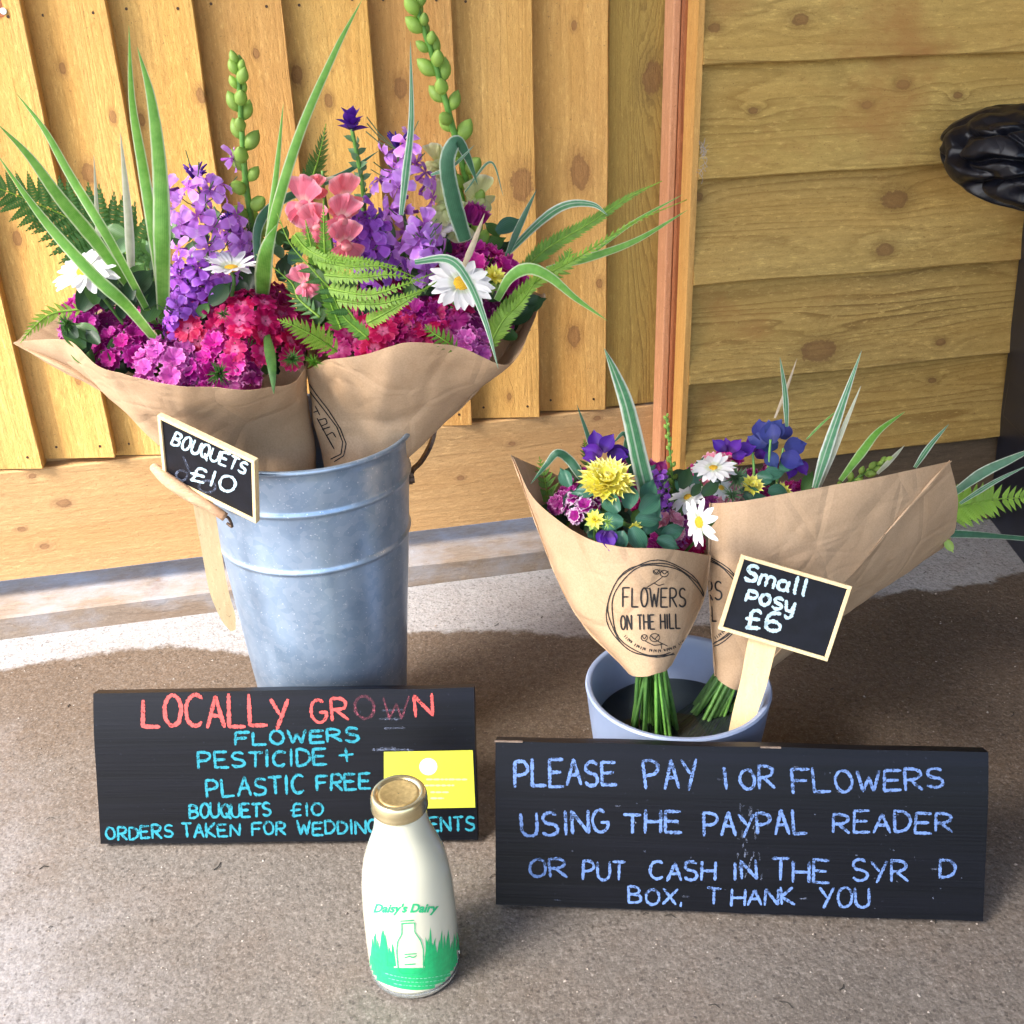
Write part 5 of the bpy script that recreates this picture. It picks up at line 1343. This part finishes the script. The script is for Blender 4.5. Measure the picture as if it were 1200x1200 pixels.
# dark red bud and yellow flower
for i in range(7):
    leaf(BBq, 553, 262, 20+i*13, 26, 'maroon', 1.01, name='bract')
for i in range(12): leaf(BBq, 577, 328, i*30, 17, 'lime', .985, name='bract')
chrys(BBq, 578, 325, 17, .98, V((.3, -.6, .6)), layers=((12, 1.0, .3), (8, .7, .9)))
fern(BBq, [(432, 398, .925), (402, 355, .925), (368, 318, .93), (340, 285, .94), (325, 250, .95)], 26, 'fernd', 13, 60, side_r=0.0, side_l=1.0)
for k, pts in enumerate((
    [(372, 305, .92), (410, 312, .91), (450, 312, .905), (488, 325, .905)], [(366, 300, .925), (400, 306, .915), (430, 306, .91), (465, 312, .91)], [(380, 322, .918), (420, 325, .905), (460, 322, .90), (500, 332, .90)],
    [(385, 338, .92), (430, 345, .905), (470, 335, .90), (508, 320, .905)], [(395, 352, .92), (440, 356, .905), (480, 346, .90), (510, 332, .905)], [(430, 378, .915), (455, 365, .905), (480, 350, .90), (512, 330, .905)], [(345, 275, .93), (360, 292, .925), (385, 304, .915), (415, 310, .91)])):
    fern(BBq, pts, 10, 'limef', 26, 72, base=.9, wide=2.6)
for pts, pl in (([(382, 318, .925), (380, 280, .92), (379, 235, .92)], 17), ([(370, 310, .93), (364, 285, .925), (358, 258, .925)], 14), ([(400, 385, .93), (385, 350, .93), (368, 315, .93)], 20), ([(430, 395, .92), (402, 370, .925), (388, 340, .925)], 16)):
    fern(BBq, pts, pl*.7, 'fern', 20, 62, base=.9, wide=2.4)
fern(BBq, [(600, 330, 1.04), (640, 292, 1.04), (690, 262, 1.03), (735, 232, 1.02), (776, 212, 1.01)], 17, 'fern', 46, 46, start=.05, wide=1.7)
fern(BBq, [(560, 400, .96), (592, 365, .96), (628, 330, .97), (680, 300, .97), (740, 262, .97), (805, 234, .96)], 16, 'limef', 52, 48, wide=1.8)
fern(BBq, [(572, 408, .945), (590, 375, .945), (612, 352, .95), (632, 322, .96)], 17, 'limef', 28, 58, wide=1.8)
fern(BBq, [(535, 408, .905), (520, 398, .90), (505, 388, .90), (498, 380, .90)], 16, 'fern', 10, 60)
fern(BBq, [(650, 325, .98), (665, 305, .98), (668, 290, .98)], 16, 'fern', 9, 60)
for b in (([(470, 252, .965), (476, 200, .97), (482, 140, .975), (481, 48, .98)], 10, 'bladew'), ([(545, 282, .975), (531, 235, .965), (524, 190, .96), (535, 166, .96), (548, 185, .965), (560, 217, .97)], 20, 'bladed', 'grass_blade', .22, .8),
          ([(486, 307, .93), (525, 304, .92), (548, 328, .91), (568, 375, .895), (584, 432, .875)], 12, 'bladew'), ([(542, 315, .96), (555, 285, .965), (568, 250, .97)], 8, 'bladet'),
          ([(592, 300, 1.04), (635, 258, 1.04), (665, 240, 1.03), (695, 240, 1.02), (712, 252, 1.01)], 11, 'bladew'), ([(594, 300, 1.02), (610, 262, 1.02), (629, 222, 1.02)], 9, 'bladed'),
          ([(582, 352, .96), (598, 325, .955), (620, 315, .95), (645, 325, .945), (675, 350, .94), (712, 376, .935)], 15, 'blade'), ([(640, 315, .985), (690, 302, .975), (745, 282, .97), (806, 246, .965)], 10, 'blade'),
          ([(545, 225, 1.0), (575, 190, 1.0), (590, 230, 1.0)], 3, 'bladew'), ([(505, 205, .97), (530, 195, .965), (556, 170, .96)], 5, 'bladew'), ([(690, 300, .985), (740, 262, .98), (800, 228, .97)], 5, 'blade')):
    blade(BBq, *b)
for a in ((420, 300, 170, 34, 'dark', 1.0), (500, 345, 40, 30, 'dark', .99), (545, 285, 60, 30, 'dark', 1.03), (530, 275, 200, 28, 'teal', 1.03), (590, 380, 80, 34, 'mid', .97), (350, 345, 100, 40, 'dark', .98)): leaf(BBq, *a)

# ---- stems of the posies
def stems(par, neck, foot, n, seed):
    rn = random.Random(seed)
    for i in range(n):
        a = rn.uniform(0, 2*pi); q = math.sqrt(rn.random()); o1 = V((cos(a)*q*.0125, sin(a)*q*.0115, rn.uniform(0, .03))); a2_ = a+rn.uniform(-.5, .5); q2 = rn.uniform(.35, 1.25)
        p0_ = neck+o1; p2_ = foot+V((cos(a2_)*q2*.030, sin(a2_)*q2*.026, rn.uniform(0, .02))); p1_ = (p0_+p2_)/2+V((rn.uniform(-.003, .003), rn.uniform(-.003, .003), 0))
        v_, f_ = tube_vf(catmull([p0_, p1_, p2_], 10), rn.uniform(.0012, .0024), 6)
        mk('stem', v_, f_, LG['stem' if rn.random() < .65 else 'mid'], par, uvs=[(.5, .5)]*len(v_), smooth=True)
# ---- C: left posy
cC = at(760, 700, .86)
BCq = thing('posy', 'left posy in the blue grey pot, with yellow chrysanthemum above printed paper', 'posy', cC, GPY)
wC, bvC = loft([P3([(738, 790, .825), (742, 792, .815), (750, 793, .808), (760, 792, .803), (770, 789, .802), (780, 786, .808), (786, 780, .825), (780, 776, .84), (760, 776, .845), (745, 780, .84)]),
      P3([(666, 703, .88), (680, 712, .85), (705, 718, .83), (735, 723, .812), (765, 724, .805), (800, 720, .815), (823, 705, .85), (810, 690, .89), (760, 675, .92), (700, 675, .92)]),
      P3([(600, 534, .93), (622, 580, .90), (655, 612, .86), (690, 632, .83), (730, 641, .81), (780, 643, .81), (832, 651, .85), (815, 625, .92), (740, 590, .97), (650, 556, .98)])], BCq, seed=3, amp=.0016, sharp=(0, 6))
hC = bvh_hit(bvC)
def logo(par, hit, cx, cy, s=1.0, full=True):
    st = []
    for (dx, dy, rx, ry, ph) in ((0, 0, 59, 56, 0), (1, 1, 55, 53, 1.3), (-1, 0, 57, 55, 2.2)):
        pts = []
        for i in range(41):
            a = i/40*2*pi*(.97)+ph; w = 1.2*sin(3*a+ph)+.8*sin(7*a+ph*2)
            pts.append((cx+dx+(rx+w)*s*cos(a), cy+dy+(ry+w)*s*sin(a)))
        st.append(pts)
    ribbons(st, 1.3, hit, m_ink, 'printed_ring', par, lift=.0004)
    L = word('FLOWERS', cx-40*s, cy-3*s, cx+33*s, cy-3*s, 22*s, .015, 1, .35)+word('ON THE HILL', cx-42*s, cy+24*s, cx+27*s, cy+22*s, 17*s, .015, 2, .38)
    ribbons(L, 2.0*s, hit, m_ink, 'printed_lettering', par, lift=.0004, jitw=.05, step=.8)
    fl = [[(cx-12, cy-26), (cx-2, cy-32), (cx+6, cy-38)], [(cx-4, cy-31), (cx+2, cy-28), (cx+8, cy-30)], arc(cx+8, cy-42, 5, 4, 0, 360, 9), arc(cx-1, cy-44, 4, 3, 0, 360, 8), [(cx+4, cy-46), (cx+8, cy-41), (cx+13, cy-45)], [(cx-5, cy-46), (cx-1, cy-42), (cx+3, cy-47)], [(cx-16, cy-26), (cx-8, cy-24)],
          [(cx+12, cy+43), (cx+2, cy+38), (cx-6, cy+33)], arc(cx-3, cy+33, 6, 5, 0, 360, 9), arc(cx-15, cy+33, 4, 4, 0, 360, 8), [(cx-8, cy+30), (cx-3, cy+35), (cx+2, cy+29)], [(cx-18, cy+30), (cx-15, cy+35), (cx-12, cy+30)], [(cx-14, cy+37), (cx-4, cy+42), (cx+6, cy+41)], [(cx+4, cy+39), (cx+5, cy+46)]]
    ribbons(fl[:7], 1.0, hit, m_ink, 'printed_flower', par, lift=.0004, jitw=.05); ribbons(fl[7:], 1.0, hit, m_ink, 'printed_flower', par, lift=.0004, jitw=.05)
    tx = []; rn = random.Random(3)     # illegible small print along the lower arc
    for i in range(34):
        a = rad(140-100*i/33); r0 = 47*s; x, y = cx+r0*cos(a), cy+r0*sin(a)*1.0
        if i % 7 == 5: continue
        tx.append([(x, y), (x+cos(a)*3.4, y+sin(a)*3.4)]) if rn.random() < .6 else tx.append([(x, y), (x+cos(a)*3, y+sin(a)*3), (x-sin(a)*1.6, y+cos(a)*1.6)])
    ribbons(tx, .9, hit, m_ink, 'printed_small_text', par, lift=.0004, jitw=.05, step=.6)
logo(wC, hC, 770, 714)
stems(BCq, at(762, 775, .823), V((.296, .812, .016)), 36, 1)
cCf = at(755, 680, .90)
filler(BCq, (640, 560, 825, 635), .88, .95, 70, ['dark', 'mid', 'teal', 'dark'], (20, 36), 3)
fern(BCq, [(660, 640, .90), (645, 595, .93), (638, 560, .95), (632, 535, .96)], 26, 'fern', 14, 62)
fern(BCq, [(690, 560, .95), (688, 530, .95), (684, 515, .95)], 14, 'fernd', 10, 55)
for a in ((680, 592, 19, 'carn', .865), (740, 570, 18, 'plum', .92), (770, 575, 20, 'plum', .93), (790, 600, 22, 'magenta', .90), (787, 613, 18, 'pink', .865), (812, 630, 16, 'cerise', .865), (668, 578, 14, 'magenta', .90), (820, 600, 16, 'plum', .91), (674, 557, 10, 'magenta', .93), (700, 585, 12, 'hotpink', .875), (806, 622, 13, 'orchid', .87), (760, 590, 12, 'hotpink', .90), (655, 585, 10, 'plum', .895), (776, 634, 10, 'magenta', .85)):
    head(BCq, cCf, *a[:4], a[4], fs_=.0095)
chrys(BCq, 711, 568, 37, .865, V((-.08, -.45, .9)))
for a in range(0, 360, 40): leaf(BCq, 697, 611, a, 13, 'lime', .85, name='bract')
chrys(BCq, 697, 610, 15, .845, V((-.2, -.6, .6)), layers=((10, 1.0, .3), (8, .7, .9)))
chrys(BCq, 741, 618, 13, .838, V((.3, -.9, .1)), layers=((9, 1.0, .4), (6, .7, 1.0)))
rocket_spike(BCq, [(780, 620, .90), (776, 580, .89), (773, 552, .89)], 13, 16, 'rocketd', .0085, 9, False)
for a in ((700, 528, 100, 26, 'indigo', .92), (706, 530, 60, 26, 'indigo', .91), (712, 536, 20, 30, 'indigo', .91), (706, 532, 165, 26, 'indigo', .91), (715, 532, -10, 22, 'indigo', .91), (700, 535, 185, 18, 'indigo', .91), (725, 560, 70, 24, 'maroon', .91), (732, 560, 110, 22, 'maroon', .91), (765, 565, 95, 28, 'maroon', .92), (768, 560, 60, 24, 'maroon', .92), (722, 555, 130, 20, 'maroon', .91)):
    leaf(BCq, *a, name='bract')
# blue-green honeywort leaves with a hanging purple bell
for a in ((725, 600, 130, 34, .835), (735, 596, 80, 34, .84), (750, 600, 40, 36, .84), (745, 610, 10, 34, .84), (730, 612, 175, 34, .835), (722, 620, 215, 28, .835), (740, 618, -60, 34, .832), (728, 622, -90, 26, .83), (765, 612, 100, 38, .845), (700, 575, 180, 30, .88), (672, 575, 250, 28, .90), (668, 570, 120, 26, .90), (775, 628, 20, 30, .845), (770, 632, -20, 28, .84), (756, 625, 60, 30, .845), (690, 600, -30, 24, .86), (715, 590, 90, 30, .85), (755, 590, 70, 32, .86), (790, 628, 160, 24, .845)):
    leaf(BCq, *a[:4], 'round', a[4], w=.9)
for a in ((711, 622, -95, 20, .828), (714, 622, -75, 20, .826), (708, 622, -115, 18, .828), (713, 624, -88, 22, .824)): leaf(BCq, *a[:4], 'indigo', a[4], name='bract')
tuft(BCq, 712, 612, 12, .832, 'lime', 30)
for b in (([(768, 612, .865), (752, 550, .88), (736, 480, .885), (722, 440, .89), (708, 408, .89)], 21, 'bladew', 'grass_blade', .3, .8), ([(682, 560, .91), (668, 540, .92), (653, 531, .92), (640, 545, .92), (622, 567, .91)], 11, 'bladed', 'grass_blade', .3, .8), ([(694, 530, .94), (688, 508, .945), (676, 474, .95)], 6, 'bladed'), ([(738, 560, .94), (735, 530, .94), (734, 505, .94)], 12, 'bladed', 'grass_blade', .3, .8, .3), ([(735, 515, .93), (730, 508, .93), (718, 520, .93)], 6, 'bladed')):
    blade(BCq, *b)
bud_spike(BCq, [(793, 590, .93), (788, 560, .93), (784, 520, .93), (781, 488, .93)], 26, .0085, .005, 6, spread=.9, r0=.0014)

# ---- D: right posy
cD = at(940, 690, .9)
BD = thing('posy', 'right posy in the blue grey pot, long paper cone behind the price slate', 'posy', cD, GPY)
wD, bvD = loft([P3([(838, 792, .84), (842, 797, .83), (850, 803, .822), (860, 808, .818), (870, 809, .82), (876, 806, .83), (880, 800, .845), (872, 795, .86), (858, 790, .86), (845, 788, .855)]),
      P3([(832, 690, .855), (846, 697, .842), (885, 695, .835), (940, 685, .838), (1000, 668, .85), (1008, 690, .87), (1000, 714, .90), (960, 715, .92), (920, 715, .93), (865, 700, .90)]),
      P3([(833, 590, .88), (870, 587, .86), (940, 575, .85), (1025, 560, .85), (1113, 541, .87), (1123, 592, .90), (1107, 642, .95), (1050, 640, .99), (960, 635, 1.0), (860, 625, .94)])], BD, seed=4, amp=.0018, sharp=(4, 0))
logo(wD, bvh_hit(bvD), 813, 706)
stems(BD, at(860, 795, .838), V((.322, .835, .012)), 36, 2)
cDf = at(930, 660, .93)
filler(BD, (800, 570, 960, 600), .90, .97, 46, ['dark', 'mid', 'teal'], (16, 30), 4)
for a in ((833, 548, 24, 'pink', .95), (815, 555, 14, 'hotpink', .95), (850, 535, 14, 'hotpink', .97), (930, 575, 14, 'hotpink', .92), (835, 575, 16, 'pink', .92), (800, 590, 14, 'plum', .90), (870, 560, 16, 'plum', .95), (862, 578, 12, 'pink', .895), (893, 582, 11, 'hotpink', .89), (948, 573, 11, 'magenta', .90), (822, 592, 14, 'orchid', .89), (846, 590, 12, 'pink', .885), (905, 548, 12, 'plum', .94)):
    head(BD, cDf, *a[:4], a[4], fs_=.0095)
daisy(BD, 836, 549, 29, .905, V((-.1, -.12, 1)), seed=6, disc=.2)
daisy(BD, 806, 583, 24, .895, V((-.45, -.15, .9)), seed=7, disc=.22, n=18)
daisy(BCq, 820, 612, 31, .812, V((-.95, -.32, .12)), seed=8, disc=.24, n=12, stem_to=at(800, 650, .87))
daisy(BD, 845, 572, 17, .90, V((.2, -.5, .8)), seed=9, disc=.25, n=16)
chrys(BD, 880, 571, 17, .90, V((0, -.6, .8)), layers=((14, 1.0, .3), (10, .75, .8), (6, .5, 1.2)))
chrys(BD, 914, 578, 15, .90, V((.1, -.6, .8)), layers=((14, 1.0, .3), (10, .75, .8)))
for a in ((894, 515, 100, 32, .93), (902, 515, 60, 34, .925), (905, 520, 100, 36, .92), (898, 522, 150, 30, .925), (920, 528, 20, 34, .92), (915, 535, -20, 34, .915), (925, 530, 60, 26, .925), (900, 530, -60, 26, .92), (912, 522, 170, 30, .925), (918, 515, 80, 26, .935)):
    leaf(BD, a[0], a[1], a[2], a[3]*.82, 'blue', a[4], name='bract')
for a in ((853, 530, 100, 18, .925), (856, 530, 50, 20, .92), (850, 528, 140, 20, .92), (858, 535, 10, 18, .92), (880, 530, 70, 26, .93), (885, 535, 30, 24, .93), (862, 532, 20, 26, .925), (935, 540, -60, 20, .92), (930, 545, 250, 18, .92)):
    leaf(BD, *a[:4], 'indigo', a[4], name='bract')
for a in ((895, 560, 20, 26, .905), (905, 562, 170, 24, .90), (900, 575, -10, 26, .895), (890, 582, 160, 26, .89), (915, 552, 40, 24, .91), (880, 590, 20, 24, .885)): leaf(BD, *a[:4], 'round', a[4])
for x0, y0, x1, y1 in ((895, 585, 903, 515), (883, 575, 882, 530), (872, 590, 858, 540), (905, 585, 918, 525)): spike_stem(BD, 'stem', [(x0, y0, .91), ((x0+x1)/2+1, (y0+y1)/2, .915), (x1, y1, .922)], .0016, .0012)
tuft(BD, 862, 560, 20, .90, 'sage', 70); tuft(BD, 858, 580, 16, .89, 'sage', 50)
for b in (([(955, 572, .90), (968, 530, .91), (985, 480, .92), (1010, 410, .93)], 14, 'bladew'), ([(960, 572, .905), (985, 510, .915), (1009, 452, .925)], 7, 'bladep'), ([(985, 563, .90), (1010, 530, .91), (1030, 505, .92), (1061, 482, .93)], 11, 'blade'),
          ([(922, 500, .93), (920, 460, .935), (914, 418, .94)], 7, 'bladew'), ([(908, 490, .94), (922, 455, .945), (934, 420, .95)], 4, 'bladet'), ([(945, 515, .93), (965, 495, .93), (985, 478, .93)], 3, 'blade'),
          ([(1072, 548, .90), (1090, 522, .91), (1112, 497, .92)], 7, 'bladew'), ([(1028, 555, .91), (1045, 538, .915), (1060, 522, .92)], 6, 'bladep'),
          ([(1112, 582, .93), (1150, 555, .92), (1185, 538, .91), (1215, 524, .90)], 13, 'bladed'), ([(1125, 590, .94), (1165, 565, .93), (1205, 545, .92)], 6, 'bladew'), ([(1105, 625, .93), (1150, 627, .925), (1210, 632, .92)], 9, 'bladed', 'grass_blade', .3, 1.0, .6)):
    blade(BD, *b)
bud_spike(BD, [(985, 575, .92), (1005, 560, .92), (1022, 549, .92), (1036, 541, .92)], 16, .0125, .0095, 8, spread=1.0, r0=.0016)
fern(BD, [(1095, 602, .95), (1125, 594, .945), (1160, 586, .94), (1200, 583, .935), (1225, 582, .93)], 30, 'limef', 20, 70, base=.9, start=.15)
leaf(BD, 1108, 632, -60, 18, 'lime', .93); leaf(BD, 1106, 618, -20, 18, 'teal', .94)
